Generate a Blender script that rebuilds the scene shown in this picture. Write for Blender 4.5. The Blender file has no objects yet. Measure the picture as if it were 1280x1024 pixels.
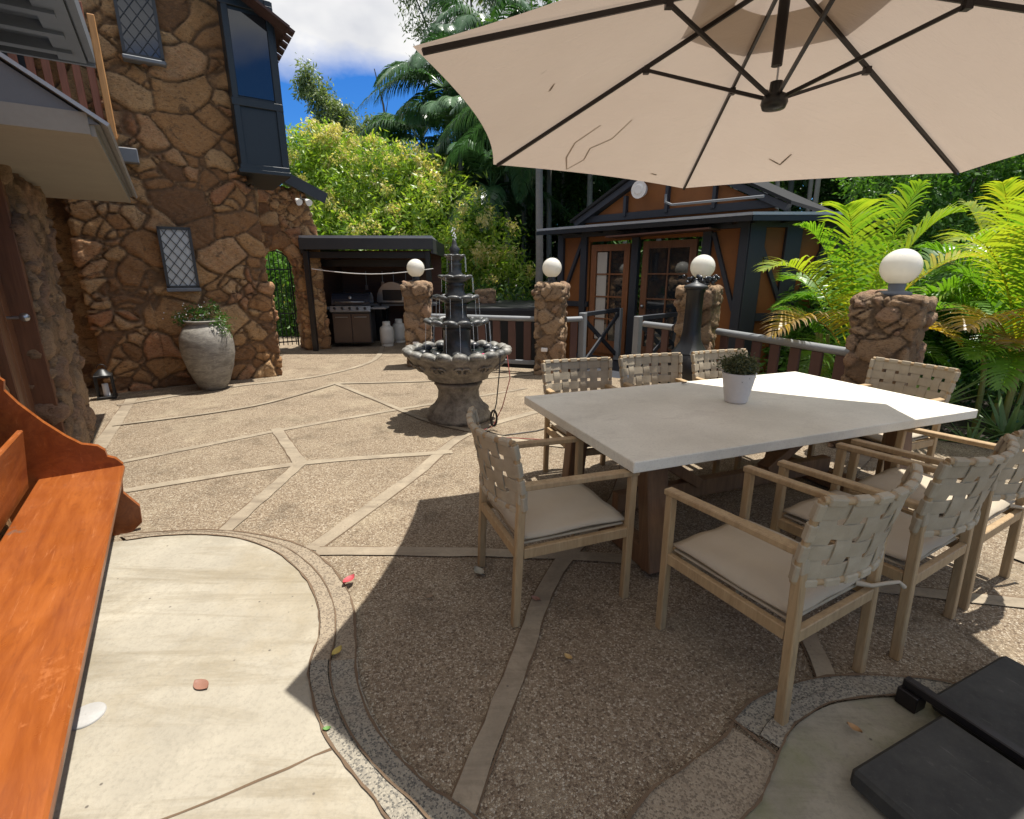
import bpy, bmesh, math, random
import numpy as np
from mathutils import Vector, Matrix
R=math.radians
rng=np.random.default_rng(7); random.seed(7)
sc=bpy.context.scene
# ---------------------------------------------------------------- camera, sky, sun
cam=bpy.data.cameras.new('camera'); co=bpy.data.objects.new('camera',cam); sc.collection.objects.link(co)
co.location=(0,0,1.6); co.rotation_euler=(R(90-15.5),0,0)
cam.sensor_width=36; cam.lens=36*620/1280; cam.clip_end=2000; cam.clip_start=.05
sc.camera=co
sc.view_settings.view_transform='Standard'; sc.view_settings.look='None'; sc.view_settings.exposure=0.60; sc.view_settings.gamma=1
SUN=Vector((.24,.16,1)).normalized()
el=math.asin(SUN.z); az=math.atan2(SUN.x,SUN.y)
w=bpy.data.worlds.new('World'); sc.world=w; w.use_nodes=True
nt=w.node_tree; N=nt.nodes; L=nt.links; N.clear()
out=N.new('ShaderNodeOutputWorld'); bg=N.new('ShaderNodeBackground'); sky=N.new('ShaderNodeTexSky')
sky.sky_type='NISHITA'; sky.sun_disc=False; sky.sun_elevation=el; sky.sun_rotation=az; sky.dust_density=.3; sky.ozone_density=1.8
tc=N.new('ShaderNodeTexCoord'); mp=N.new('ShaderNodeMapping'); mp.inputs['Scale'].default_value=(1,1,1.7)
mp.inputs['Location'].default_value=(.35,.1,.2)
nz=N.new('ShaderNodeTexNoise'); nz.inputs['Scale'].default_value=2.1; nz.inputs['Detail'].default_value=7; nz.inputs['Roughness'].default_value=.52
L.new(tc.outputs['Generated'],mp.inputs[0]); L.new(mp.outputs[0],nz.inputs[0])
nm=N.new('ShaderNodeVectorMath'); nm.operation='NORMALIZE'; L.new(tc.outputs['Generated'],nm.inputs[0])
sx=N.new('ShaderNodeSeparateXYZ'); L.new(nm.outputs[0],sx.inputs[0])
r1=N.new('ShaderNodeMapRange'); r1.inputs[1].default_value=.27; r1.inputs[2].default_value=.37; r1.inputs[3].default_value=-.16; r1.inputs[4].default_value=.20
L.new(sx.outputs[2],r1.inputs[0])
ad=N.new('ShaderNodeMath'); ad.operation='ADD'; L.new(nz.outputs[0],ad.inputs[0]); L.new(r1.outputs[0],ad.inputs[1])
r2=N.new('ShaderNodeMapRange'); r2.inputs[1].default_value=.50; r2.inputs[2].default_value=.66; L.new(ad.outputs[0],r2.inputs[0])
nz2=N.new('ShaderNodeTexNoise'); nz2.inputs['Scale'].default_value=6; nz2.inputs['Detail'].default_value=4; L.new(mp.outputs[0],nz2.inputs[0])
cr=N.new('ShaderNodeValToRGB'); cr.color_ramp.elements[0].position=.35; cr.color_ramp.elements[0].color=(9.2,9.4,10,1); cr.color_ramp.elements[1].position=.62; cr.color_ramp.elements[1].color=(13,12.9,12.8,1)
L.new(nz2.outputs[0],cr.inputs[0])
hs=N.new('ShaderNodeHueSaturation'); hs.inputs['Saturation'].default_value=1.3; hs.inputs['Value'].default_value=1.1; L.new(sky.outputs[0],hs.inputs['Color'])
mx=N.new('ShaderNodeMix'); mx.data_type='RGBA'; L.new(r2.outputs[0],mx.inputs[0]); mu=N.new('ShaderNodeMix'); mu.data_type='RGBA'; mu.blend_type='MULTIPLY'; mu.inputs[0].default_value=1; L.new(hs.outputs[0],mu.inputs[6]); mu.inputs[7].default_value=(.62,1.15,1.75,1); L.new(mu.outputs[2],mx.inputs[6]); L.new(cr.outputs[0],mx.inputs[7])
L.new(mx.outputs[2],bg.inputs[0]); bg.inputs[1].default_value=.05; L.new(bg.outputs[0],out.inputs[0])
sl=bpy.data.lights.new('sun','SUN'); sl.energy=5.0; sl.angle=R(.5); sl.color=(1,.955,.88)
so=bpy.data.objects.new('sun',sl); sc.collection.objects.link(so); so.rotation_euler=SUN.to_track_quat('Z','Y').to_euler()

# ---------------------------------------------------------------- helpers
def tag(o,label=None,cat=None,group=None,kind=None):
    if label: o['label']=label
    if cat: o['category']=cat
    if group: o['group']=group
    if kind: o['kind']=kind
    return o
def empty(name,loc=(0,0,0),rz=0,label=None,cat=None,group=None):
    o=bpy.data.objects.new(name,None); sc.collection.objects.link(o); o.location=loc; o.rotation_euler=(0,0,rz); o.empty_display_size=.1
    return tag(o,label,cat,group)
def kids(o): return [c for c in sc.collection.objects if c.parent==o]
def copy_tree(o,parent=None):
    ch=kids(o); c=o.copy(); sc.collection.objects.link(c); c.parent=parent
    for k in ch: copy_tree(k,c)
    return c
class MB:
    def __init__(s): s.v=[]; s.f=[]; s.sm=[]
    def add(s,vs,fs,smooth=False):
        n=len(s.v); s.v+= [tuple(v) for v in vs]; s.f+=[tuple(i+n for i in f) for f in fs]; s.sm+=[smooth]*len(fs); return s
    def box(s,c,size,rot=None,bev=0):
        hx,hy,hz=[a/2 for a in size]
        if bev<=0 or min(hx,hy,hz)<=bev*1.01:
            vs=[Vector((x*hx,y*hy,z*hz)) for x in(-1,1) for y in(-1,1) for z in(-1,1)]
            fs=[(0,1,3,2),(4,6,7,5),(0,4,5,1),(2,3,7,6),(0,2,6,4),(1,5,7,3)]
        else:
            b=bev; vs=[];fs=[]
            idx={}
            for x in(-1,1):
                for y in(-1,1):
                    for z in(-1,1):
                        for k in range(3):
                            p=[x*(hx-b),y*(hy-b),z*(hz-b)]; p[k]=(x*hx,y*hy,z*hz)[k]
                            idx[(x,y,z,k)]=len(vs); vs.append(Vector(p))
            for k in range(3):
                a,c2=[i for i in range(3) if i!=k]
                for sg in(-1,1):
                    q=[]
                    for (m,n_) in((-1,-1),(1,-1),(1,1),(-1,1)):
                        t=[0,0,0]; t[k]=sg;t[a]=m;t[c2]=n_; q.append(idx[(*t,k)])
                    fs.append(tuple(q))
            for k in range(3):   # edges along axis k
                a,c2=[i for i in range(3) if i!=k]
                for m in(-1,1):
                    for n_ in(-1,1):
                        t0=[0,0,0];t0[k]=-1;t0[a]=m;t0[c2]=n_;t1=list(t0);t1[k]=1
                        fs.append((idx[(*t0,a)],idx[(*t1,a)],idx[(*t1,c2)],idx[(*t0,c2)]))
            for x in(-1,1):
                for y in(-1,1):
                    for z in(-1,1): fs.append(tuple(idx[(x,y,z,k)] for k in range(3)))
        c=Vector(c); m=rot if rot is not None else Matrix.Identity(3)
        return s.add([m@v+c for v in vs],fs)
    def beam(s,p0,p1,w,h,up=(0,0,1),bev=0,ext=0):
        p0=Vector(p0);p1=Vector(p1);d=p1-p0;l=d.length;d.normalize();up=Vector(up)
        x=d.cross(up)
        if x.length<1e-3: x=d.cross(Vector((0,1,0)))
        x.normalize(); z=x.cross(d)
        return s.box((p0+p1)/2,(w,l+ext,h),Matrix((x,d,z)).transposed(),bev)
    def tube(s,pts,rad,seg=8,cap=True,smooth=True):
        pts=[Vector(p) for p in pts]; n=len(pts)
        if not hasattr(rad,'__len__'): rad=[rad]*n
        vs=[];fs=[];pr=None
        for i,p in enumerate(pts):
            t=(pts[min(i+1,n-1)]-pts[max(i-1,0)]).normalized()
            if pr is None:
                a=t.cross(Vector((0,0,1)));
                if a.length<1e-3:a=Vector((1,0,0))
            else: a=pr-t*pr.dot(t)
            a.normalize();pr=a;b=t.cross(a)
            for k in range(seg):
                g=2*math.pi*k/seg; vs.append(p+(a*math.cos(g)+b*math.sin(g))*rad[i])
        for i in range(n-1):
            for k in range(seg):
                k2=(k+1)%seg; fs.append((i*seg+k,i*seg+k2,(i+1)*seg+k2,(i+1)*seg+k))
        s.add(vs,fs,smooth)
        if cap: s.add(vs[:seg],[tuple(range(seg))[::-1]]); s.add(vs[-seg:],[tuple(range(seg))])
        return s
    def lathe(s,prof,seg=32,c=(0,0,0),mod=None,smooth=True):
        vs=[];fs=[];n=len(prof)
        for i,(r,z) in enumerate(prof):
            for k in range(seg):
                g=2*math.pi*k/seg; rr=r*(mod(g,i,z) if mod else 1)
                vs.append((c[0]+rr*math.cos(g),c[1]+rr*math.sin(g),c[2]+z))
        for i in range(n-1):
            for k in range(seg):
                k2=(k+1)%seg; fs.append((i*seg+k,i*seg+k2,(i+1)*seg+k2,(i+1)*seg+k))
        s.add(vs,fs,smooth); return s
    def ball(s,c,r,seg=12,ring=8,rot=None):
        if not hasattr(r,'__len__'): r=(r,r,r)
        vs=[];fs=[]
        for i in range(ring+1):
            t=math.pi*i/ring
            for k in range(seg):
                g=2*math.pi*k/seg; v=Vector((r[0]*math.sin(t)*math.cos(g),r[1]*math.sin(t)*math.sin(g),r[2]*math.cos(t)))
                if rot is not None: v=rot@v
                vs.append(v+Vector(c))
        for i in range(ring):
            for k in range(seg):
                k2=(k+1)%seg; fs.append((i*seg+k,(i+1)*seg+k,(i+1)*seg+k2,i*seg+k2))
        return s.add(vs,fs,True)
    def prism(s,poly,z0,z1,axis='z'):   # poly list of 2-d points, extruded
        n=len(poly)
        def P(a,b,h): return (a,b,h) if axis=='z' else ((a,h,b) if axis=='y' else (h,a,b))
        vs=[P(a,b,z0) for a,b in poly]+[P(a,b,z1) for a,b in poly]
        fs=[tuple(range(n))[::-1],tuple(range(n,2*n))]+[(i,(i+1)%n,n+(i+1)%n,n+i) for i in range(n)]
        return s.add(vs,fs)
    def build(s,name,m,parent=None,loc=None,weld=False):
        me=bpy.data.meshes.new(name); me.from_pydata(s.v,[],s.f); me.polygons.foreach_set('use_smooth',s.sm)
        bm=bmesh.new(); bm.from_mesh(me)
        if weld: bmesh.ops.remove_doubles(bm,verts=bm.verts,dist=1e-4)
        bmesh.ops.recalc_face_normals(bm,faces=bm.faces); bm.to_mesh(me); bm.free(); me.update()
        o=bpy.data.objects.new(name,me); sc.collection.objects.link(o)
        if m: me.materials.append(m)
        if parent: o.parent=parent
        if loc: o.location=loc
        return o
def np_mesh(name,v,quads,m,parent=None,attrs=None,smooth=False):
    me=bpy.data.meshes.new(name); v=np.asarray(v,np.float32); q=np.asarray(quads,np.int32); k=q.shape[1]
    me.vertices.add(len(v)); me.vertices.foreach_set('co',v.ravel()); me.loops.add(q.size); me.loops.foreach_set('vertex_index',q.ravel())
    me.polygons.add(len(q)); me.polygons.foreach_set('loop_start',np.arange(0,q.size,k,dtype=np.int32)); me.polygons.foreach_set('loop_total',np.full(len(q),k,np.int32))
    me.polygons.foreach_set('use_smooth',np.full(len(q),smooth)); me.update(calc_edges=True)
    for a,val in (attrs or {}).items():
        at=me.attributes.new(a,'FLOAT','POINT'); at.data.foreach_set('value',np.asarray(val,np.float32))
    me.materials.append(m)
    o=bpy.data.objects.new(name,me); sc.collection.objects.link(o)
    if parent:o.parent=parent
    return o

# ---------------------------------------------------------------- materials
def mat(name,fn):
    m=bpy.data.materials.new(name); m.use_nodes=True; t=m.node_tree; t.nodes.clear()
    o=t.nodes.new('ShaderNodeOutputMaterial')
    class G:
        def n(s,ty,**k):
            x=t.nodes.new(ty)
            for a,b in k.items(): setattr(x,a,b)
            return x
        def l(s,a,b): t.links.new(a,b)
        def co(s,scale=(1,1,1),kind='Object'):
            c=s.n('ShaderNodeTexCoord'); p=s.n('ShaderNodeMapping'); p.inputs['Scale'].default_value=scale; s.l(c.outputs[kind],p.inputs[0]); return p.outputs[0]
        def noise(s,scale,detail=4,rough=.55,vec=None,dist=0):
            x=s.n('ShaderNodeTexNoise'); x.inputs['Scale'].default_value=scale; x.inputs['Detail'].default_value=detail; x.inputs['Roughness'].default_value=rough; x.inputs['Distortion'].default_value=dist
            if vec is None: vec=s.co()
            s.l(vec,x.inputs['Vector']); return x.outputs[0]
        def voro(s,scale,feature='F1',vec=None,out='Distance',rnd=1):
            x=s.n('ShaderNodeTexVoronoi',feature=feature); x.inputs['Scale'].default_value=scale; x.inputs['Randomness'].default_value=rnd
            if vec is None: vec=s.co()
            s.l(vec,x.inputs['Vector']); return x.outputs[out]
        def ramp(s,fac,*st):
            x=s.n('ShaderNodeValToRGB'); e=x.color_ramp.elements
            while len(e)<len(st): e.new(.5)
            for i,(p,c) in enumerate(st):
                e[i].position=p; c=(c,c,c) if not hasattr(c,'__len__') else c; e[i].color=(*c,1)
            s.l(fac,x.inputs[0]); return x.outputs[0]
        def mix(s,fac,a,b,bt='MIX'):
            x=s.n('ShaderNodeMix',data_type='RGBA',blend_type=bt)
            for sock,v in((0,fac),(6,a),(7,b)):
                if isinstance(v,bpy.types.NodeSocket): s.l(v,x.inputs[sock])
                elif sock==0: x.inputs[0].default_value=v
                else: x.inputs[sock].default_value=(*v,1)
            return x.outputs[2]
        def math(s,op,a,b=None,clamp=False):
            x=s.n('ShaderNodeMath',operation=op); x.use_clamp=clamp
            for i,v in enumerate((a,b)):
                if v is None: continue
                if isinstance(v,bpy.types.NodeSocket): s.l(v,x.inputs[i])
                else: x.inputs[i].default_value=v
            return x.outputs[0]
        def attr(s,nm):
            x=s.n('ShaderNodeAttribute',attribute_name=nm); return x.outputs['Fac']
        def rnd(s): return s.n('ShaderNodeObjectInfo').outputs['Random']
        def bsdf(s,col,rough=.7,bump=None,bs=.3,bd=.01,metal=0,spec=.5,**k):
            b=s.n('ShaderNodeBsdfPrincipled')
            if isinstance(col,bpy.types.NodeSocket): s.l(col,b.inputs['Base Color'])
            else: b.inputs['Base Color'].default_value=(*col,1)
            if isinstance(rough,bpy.types.NodeSocket): s.l(rough,b.inputs['Roughness'])
            else: b.inputs['Roughness'].default_value=rough
            b.inputs['Metallic'].default_value=metal; b.inputs['Specular IOR Level'].default_value=spec
            for a,v in k.items(): b.inputs[a.replace('_',' ')].default_value=v
            if bump is not None:
                x=s.n('ShaderNodeBump'); x.inputs['Strength'].default_value=bs; x.inputs['Distance'].default_value=bd; s.l(bump,x.inputs['Height']); s.l(x.outputs[0],b.inputs['Normal'])
            return b
    g=G(); r=fn(g); t.links.new(r.outputs[0],o.inputs[0]); return m
def simple(name,col,rough=.6,var=.2,scale=6,metal=0,bs=.15,bd=.004,spec=.5,stretch=(1,1,1)):
    def f(g):
        v=g.co(stretch); a=g.noise(scale,5,.6,v); b=g.noise(scale*9,3,.6,v)
        c=g.mix(a,tuple(x*(1-var) for x in col),tuple(min(1,x*(1+var)) for x in col))
        c=g.mix(g.math('MULTIPLY',b,.35),c,tuple(x*.6 for x in col))
        return g.bsdf(c,rough,b,bs,bd,metal,spec)
    return mat(name,f)
def wood(name,c0,c1,rough=.5,scale=14,stretch=(1,.08,1),wear=None,coat=0):
    def f(g):
        v=g.co(stretch); a=g.noise(scale,6,.65,v,1.2); b=g.noise(scale*5,3,.6,v)
        c=g.mix(g.ramp(a,(.3,0),(.7,1)),c0,c1); c=g.mix(g.math('MULTIPLY',g.ramp(b,(.45,0),(.75,1)),.45),c,tuple(x*.55 for x in c0))
        if wear:
            n=g.noise(2.3,7,.7); c=g.mix(g.ramp(n,(.60,0),(.68,1)),c,wear)
        r=b if coat else rough
        if coat: r=g.ramp(g.noise(3,5),(.3,.28),(.7,.55))
        return g.bsdf(c,r,b,.25,.002)
    return mat(name,f)
M={}
def agg(g):   # exposed aggregate
    v=g.co(); 
    c1=g.voro(125,'F1',v,'Color'); sep=g.n('ShaderNodeSeparateColor'); g.l(c1,sep.inputs[0])
    col=g.ramp(sep.outputs[0],(0,(.09,.062,.045)),(.2,(.20,.145,.10)),(.5,(.31,.24,.165)),(.75,(.41,.335,.24)),(1,(.60,.53,.42)))
    d=g.voro(125,'DISTANCE_TO_EDGE',v); m=g.ramp(d,(.0,1),(.12,0))
    col=g.mix(m,col,(.20,.155,.105))
    col=g.mix(.12,col,(.35,.265,.175)); big=g.noise(1.1,8,.66,v); col=g.mix(g.ramp(big,(.35,.55),(.7,0)),col,g.mix(.5,col,(.16,.125,.09)))
    st=g.noise(2.7,8,.68,v); col=g.mix(g.ramp(st,(.52,0),(.72,.6)),col,(.085,.065,.045))
    lt=g.noise(1.5,9,.7,g.co((1.1,.8,1))); col=g.mix(g.ramp(lt,(.52,0),(.72,.45)),col,(.47,.40,.28))
    h=g.math('ADD',d,g.math('MULTIPLY',g.noise(30,3,.5,v),.3))
    return g.bsdf(col,.9,h,1.0,.010,spec=.12)
M['agg']=mat('exposed_aggregate',agg)
def conc(base,dark,green=None,stain=.5,sc_=3.0):
    def f(g):
        v=g.co(); a=g.noise(sc_,8,.62,v); b=g.noise(60,4,.7,v); s=g.noise(1.1,7,.65,v)
        c=g.mix(g.ramp(a,(.35,0),(.68,1)),tuple(x*.78 for x in base),base)
        c=g.mix(g.ramp(s,(.47,0),(.72,stain)),c,dark)
        st=g.noise(2.2,8,.72,g.co((.35,2.6,1)),.6); c=g.mix(g.ramp(st,(.50,0),(.68,.7)),c,tuple(x*.75 for x in dark))
        wt=g.noise(1.7,8,.7,g.co((1.3,1,1)),.4); c=g.mix(g.ramp(wt,(.55,0),(.7,.6)),c,tuple(min(.8,x*1.3) for x in base))
        c=g.mix(g.ramp(b,(.48,0),(.75,.45)),c,tuple(x*.5 for x in base))
        if green: c=g.mix(g.ramp(g.noise(2.1,6,.6,v),(.45,0),(.65,.75)),c,green)
        sp=g.ramp(g.voro(14,'F1',v),(.05,1),(.09,0)); c=g.mix(g.math('MULTIPLY',sp,g.ramp(g.noise(3,2,.5,v),(.5,0),(.56,.9))),c,(.10,.085,.07))
        return g.bsdf(c,.85,g.math('ADD',b,g.math('MULTIPLY',a,2)),.5,.004,spec=.3)
    return f
M['cream']=mat('cream_concrete',conc((.37,.335,.265),(.26,.215,.14),stain=1.0))
M['strip']=mat('strip_concrete',conc((.33,.275,.20),(.18,.14,.10),stain=.9,sc_=6))
M['oldconc']=mat('mossy_concrete',conc((.30,.27,.21),(.17,.15,.10),green=(.16,.17,.07)))
def terr(c0,c1,c2,scale=110):
    def f(g):
        v=g.co(); cc=g.voro(scale,'F1',v,'Color'); sep=g.n('ShaderNodeSeparateColor'); g.l(cc,sep.inputs[0])
        c=g.ramp(sep.outputs[0],(0,c0),(.3,c0),(.42,c1),(1,c2)); d=g.voro(scale,'DISTANCE_TO_EDGE',v)
        c=g.mix(g.ramp(d,(0,1),(.1,0)),c,tuple(x*.8 for x in c2))
        c=g.mix(g.ramp(g.noise(4,5),(.5,0),(.8,.5)),c,(.2,.15,.1))
        return g.bsdf(c,.75,d,.5,.004)
    return f
M['terr']=mat('black_white_terrazzo',terr((.08,.075,.065),(.20,.18,.145),(.30,.27,.21),150))
M['terr2']=mat('beige_terrazzo',terr((.13,.10,.07),(.23,.18,.125),(.31,.255,.18),150))
M['joint']=simple('dark_joint',(.13,.085,.05),.9,.5,12)
def stone(g,palette,mortar,scale=1):
    c=g.attr('cell'); e=g.attr('edge'); v=g.co()
    n1=g.noise(2.6*scale,6,.65,v); n2=g.noise(9*scale,8,.75,g.co((1,1,1.8)),2.2); n3=g.noise(55,4,.7,v)
    f=g.math('ADD',c,g.math('MULTIPLY',g.math('SUBTRACT',n2,.5),.55),True)
    col=g.ramp(f,*palette); pit=g.voro(16*scale,'F1',g.co((1,1,2.2))); col=g.mix(g.ramp(g.math('ADD',pit,g.noise(20,4,.7,v)),(.55,.5),(.8,0)),col,(.12,.07,.04))
    col=g.mix(g.ramp(n1,(.35,.45),(.6,0)),col,g.mix(.5,col,(.09,.065,.045)))
    col=g.mix(g.ramp(n3,(.5,0),(.8,.5)),col,tuple(x*.5 for x in palette[1][1]))
    pale_n=g.noise(5*scale,7,.75,g.co((1,1,2.5)),2); col=g.mix(g.ramp(pale_n,(.56,0),(.68,.5)),col,(.40,.27,.15))  # paler stone patches, spread at random
    dk=g.noise(4*scale,7,.75,g.co((1.3,1,1.7)),1); col=g.mix(g.ramp(dk,(.56,0),(.66,.7)),col,(.055,.04,.03))
    col=g.mix(g.ramp(g.math('ADD',e,g.math('MULTIPLY',g.math('SUBTRACT',n2,.5),.06)),(.0,.9),(.02,.7),(.05,0)),col,mortar)
    n4=g.noise(26,8,.8,g.co((1,1,2.6)),1.5); col=g.mix(g.ramp(n4,(.50,0),(.62,.55)),col,(.10,.06,.035)); n5=g.noise(34,6,.8,v); col=g.mix(g.ramp(n5,(.60,0),(.72,.5)),col,(.62,.48,.32)); h=g.math('ADD',g.math('ADD',g.math('MULTIPLY',n2,1.0),g.math('MULTIPLY',n4,.6)),g.math('MULTIPLY',n3,.35))
    return g.bsdf(col,.78,h,1.0,.03,spec=.35)
PAL=[(0,(.24,.12,.055)),(.25,(.46,.235,.095)),(.5,(.60,.34,.145)),(.75,(.66,.42,.21)),(1,(.50,.225,.105))]
M['stone']=mat('rubble_stone',lambda g:stone(g,PAL,(.20,.12,.065)))
PAL2=[(0,(.24,.15,.085)),(.3,(.36,.23,.13)),(.6,(.47,.32,.19)),(1,(.40,.24,.15))]
M['stone2']=mat('pillar_stone',lambda g:stone(g,PAL2,(.17,.12,.08),1.3))
M['navy']=simple('navy_paint',(.012,.019,.024),.45,.25,5)
M['black']=simple('black_paint',(.012,.012,.013),.4,.3,8)
M['charcoal']=simple('charcoal_board',(.035,.037,.04),.5,.3,5)
M['grey']=simple('grey_paint',(.16,.17,.185),.5,.2,5)
M['soffit']=simple('soffit_paint',(.30,.285,.25),.7,.12,4)
M['white']=simple('white_paint',(.78,.77,.73),.45,.06,5)
M['zinc']=simple('zinc_roof',(.42,.43,.44),.4,.2,5,metal=.3)
M['redwood']=wood('red_timber',(.19,.065,.035),(.30,.11,.06),.55,14,(1,1,.08))
M['orangewood']=wood('orange_timber',(.50,.23,.07),(.66,.34,.12),.5,14,(1,1,.1))
M['doorwood']=wood('door_timber',(.11,.045,.02),(.20,.085,.04),.45,12,(1,1,.06))
M['benchwood']=wood('varnished_bench',(.40,.085,.012),(.58,.16,.028),.35,9,(1,1,1),None,1)
def bench(g):
    v=g.co((.9,.09,1)); a=g.noise(9,7,.65,v,1.6); b=g.noise(60,3,.6,v)
    c=g.mix(g.ramp(a,(.3,0),(.68,1)),(.18,.042,.007),(.31,.09,.018))
    c=g.mix(g.ramp(b,(.5,0),(.8,.4)),c,(.15,.03,.007))
    n=g.noise(3.4,8,.72); c=g.mix(g.ramp(n,(.62,0),(.66,.5)),c,(.40,.14,.045)); sc2=g.noise(16,8,.8,g.co((3,.25,1)),.6); c=g.mix(g.ramp(sc2,(.58,0),(.64,.45)),c,(.42,.16,.06)); kn=g.noise(7,4,.6,g.co((2.2,.5,1)),3); c=g.mix(g.ramp(kn,(.56,0),(.7,.3)),c,(.12,.03,.01))
    d=g.noise(2.2,7,.7,g.co((1.6,1,1))); c=g.mix(g.ramp(d,(.66,0),(.69,.8)),c,(.13,.075,.05))
    r=g.ramp(g.noise(4,6,.6),(.3,.24),(.7,.5))
    return g.bsdf(c,r,b,.2,.002)
M['bench']=mat('worn_varnish',bench)
M['teak']=wood('weathered_teak',(.29,.19,.095),(.42,.30,.165),.6,16,(1,1,.12))
M['tableleg']=wood('brown_timber',(.12,.062,.032),(.22,.12,.06),.55,14,(1,1,.1))
def weave(g):
    v=g.co(); a=g.noise(7,4,.6,v); b=g.noise(260,2,.5,v)
    c=g.mix(g.ramp(a,(.3,0),(.7,1)),(.34,.285,.20),(.46,.395,.29)); c=g.mix(g.math('MULTIPLY',b,.35),c,(.24,.2,.15)); st=g.noise(24,5,.7,v); c=g.mix(g.ramp(st,(.5,0),(.75,.35)),c,(.28,.23,.17))
    return g.bsdf(c,.75,b,.4,.002,spec=.3)
M['weave']=mat('beige_webbing',weave)
def fab(g):
    v=g.co(); a=g.noise(5,5,.6,v); b=g.noise(300,2,.5,v)
    c=g.mix(a,(.37,.315,.235),(.46,.395,.305)); return g.bsdf(c,.85,g.math('ADD',b,g.math('MULTIPLY',a,3)),.3,.003,spec=.2)
M['cushion']=mat('beige_cushion',fab)
def ttop(g):
    v=g.co(); a=g.noise(1.6,7,.62,v); b=g.noise(90,4,.6,v)
    c=g.mix(g.ramp(a,(.38,0),(.62,1)),(.63,.60,.51),(.76,.73,.63)); c=g.mix(g.ramp(b,(.5,0),(.8,.35)),c,(.35,.32,.28)); d=g.noise(3.5,9,.75,g.co((1,1.8,1)),.7); c=g.mix(g.ramp(d,(.55,0),(.72,.4)),c,(.42,.38,.32)); sp=g.ramp(g.voro(22,'F1',v),(.03,1),(.06,0)); c=g.mix(g.math('MULTIPLY',sp,g.ramp(g.noise(4,2,.5,v),(.55,0),(.6,.6))),c,(.25,.21,.17))
    return g.bsdf(c,.62,b,.12,.001,spec=.35)
M['ttop']=mat('white_stone_tabletop',ttop)
M['metal']=simple('dark_bronze',(.028,.024,.024),.38,.2,8,metal=.5)
def canvas(g):
    v=g.co(); a=g.noise(1.5,6,.6,v); b=g.noise(420,2,.5,v); s=g.noise(4.2,7,.75,g.co((1,2.4,1)))
    c=g.mix(a,(.50,.41,.34),(.58,.49,.415)); c=g.mix(g.ramp(s,(.66,0),(.70,.35)),c,(.25,.2,.15))
    wr_=g.noise(3,5,.6,g.co((1,4,1)),.8); p=g.bsdf(c,.9,g.math('ADD',g.math('MULTIPLY',b,.3),g.math('ADD',g.math('MULTIPLY',wr_,6),g.math('MULTIPLY',a,8))),.35,.006,spec=.1); t=g.n('ShaderNodeBsdfTranslucent'); g.l(c,t.inputs[0])
    m=g.n('ShaderNodeMixShader'); m.inputs[0].default_value=.22; g.l(p.outputs[0],m.inputs[1]); g.l(t.outputs[0],m.inputs[2]); return m
M['canvas']=mat('tan_canvas',canvas)
def globe(g):
    b=g.bsdf(g.mix(g.noise(6,4),(.80,.78,.72),(.88,.86,.81)),.22,spec=.5); 
    t=g.n('ShaderNodeBsdfTranslucent'); t.inputs[0].default_value=(.9,.86,.74,1)
    m=g.n('ShaderNodeMixShader'); m.inputs[0].default_value=.35; g.l(b.outputs[0],m.inputs[1]); g.l(t.outputs[0],m.inputs[2]); return m
M['globe']=mat('opal_globe',globe)
M['pot']=simple('white_pot',(.74,.70,.66),.5,.06,5)
def jar(g):
    v=g.co((1,1,3)); a=g.noise(7,7,.72,v,1); b=g.noise(30,5,.7,g.co((1,1,6)))
    c=g.mix(g.ramp(a,(.35,0),(.65,1)),(.14,.125,.105),(.32,.295,.25)); c=g.mix(g.ramp(b,(.5,0),(.75,.6)),c,(.10,.085,.07))
    return g.bsdf(c,.6,b,.6,.01)
M['jar']=mat('aged_jar_glaze',jar)
def fount(c0,c1,r):
    def f(g):
        v=g.co(); a=g.noise(9,7,.7,v); b=g.noise(45,4,.7,v); c=g.mix(g.ramp(a,(.38,0),(.62,1)),c0,c1); c=g.mix(g.ramp(b,(.5,0),(.8,.6)),c,tuple(x*.4 for x in c0))
        return g.bsdf(c,r,b,.5,.008)
    return f
M['fgrey']=mat('cast_stone_grey',fount((.12,.105,.085),(.29,.26,.215),.75))
M['fdark']=mat('wet_cast_stone',fount((.022,.024,.026),(.06,.062,.062),.28))
M['fmid']=mat('damp_cast_stone',fount((.03,.032,.033),(.13,.13,.125),.35))
M['flobe']=mat('weathered_cast_stone',fount((.055,.055,.05),(.27,.255,.22),.5))
def glass(g): 
    b=g.bsdf((.012,.016,.02),.04,spec=1.0); return b
M['glass']=mat('dark_window_glass',glass)
M['frost']=simple('pale_blind',(.50,.51,.50),.35,.08,3)
M['lead']=simple('lead_came',(.06,.06,.06),.5,.2,9,metal=.4)
M['iron']=simple('wrought_iron',(.012,.012,.012),.45,.2,9)
M['steel']=simple('brushed_steel',(.42,.44,.47),.3,.15,9,metal=.9,stretch=(1,8,1))
M['panel']=simple('mustard_panel',(.22,.075,.014),.7,.3,4)
M['timber']=simple('dark_blue_timber',(.026,.029,.038),.55,.3,6,stretch=(1,1,.2))
M['rail']=simple('grey_rail',(.23,.24,.25),.5,.25,6)
M['picket']=simple('brown_picket',(.095,.045,.035),.6,.3,6)
def slabm(g):
    v=g.co(); a=g.noise(5,8,.7,v); sc2=g.noise(9,8,.8,g.co((4,.6,1)),.5); b=g.noise(80,4,.7,v)
    c=g.mix(g.ramp(a,(.35,0),(.7,1)),(.030,.029,.027),(.060,.058,.052)); c=g.mix(g.ramp(sc2,(.60,0),(.68,.5)),c,(.13,.125,.11)); c=g.mix(g.ramp(b,(.6,0),(.8,.4)),c,(.10,.09,.08))
    return g.bsdf(c,.8,g.math('ADD',a,b),.4,.003,spec=.3)
M['slab']=mat('worn_black_slab',slabm)
M['plastic']=simple('bottle_white',(.62,.60,.54),.35,.08,5)
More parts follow.
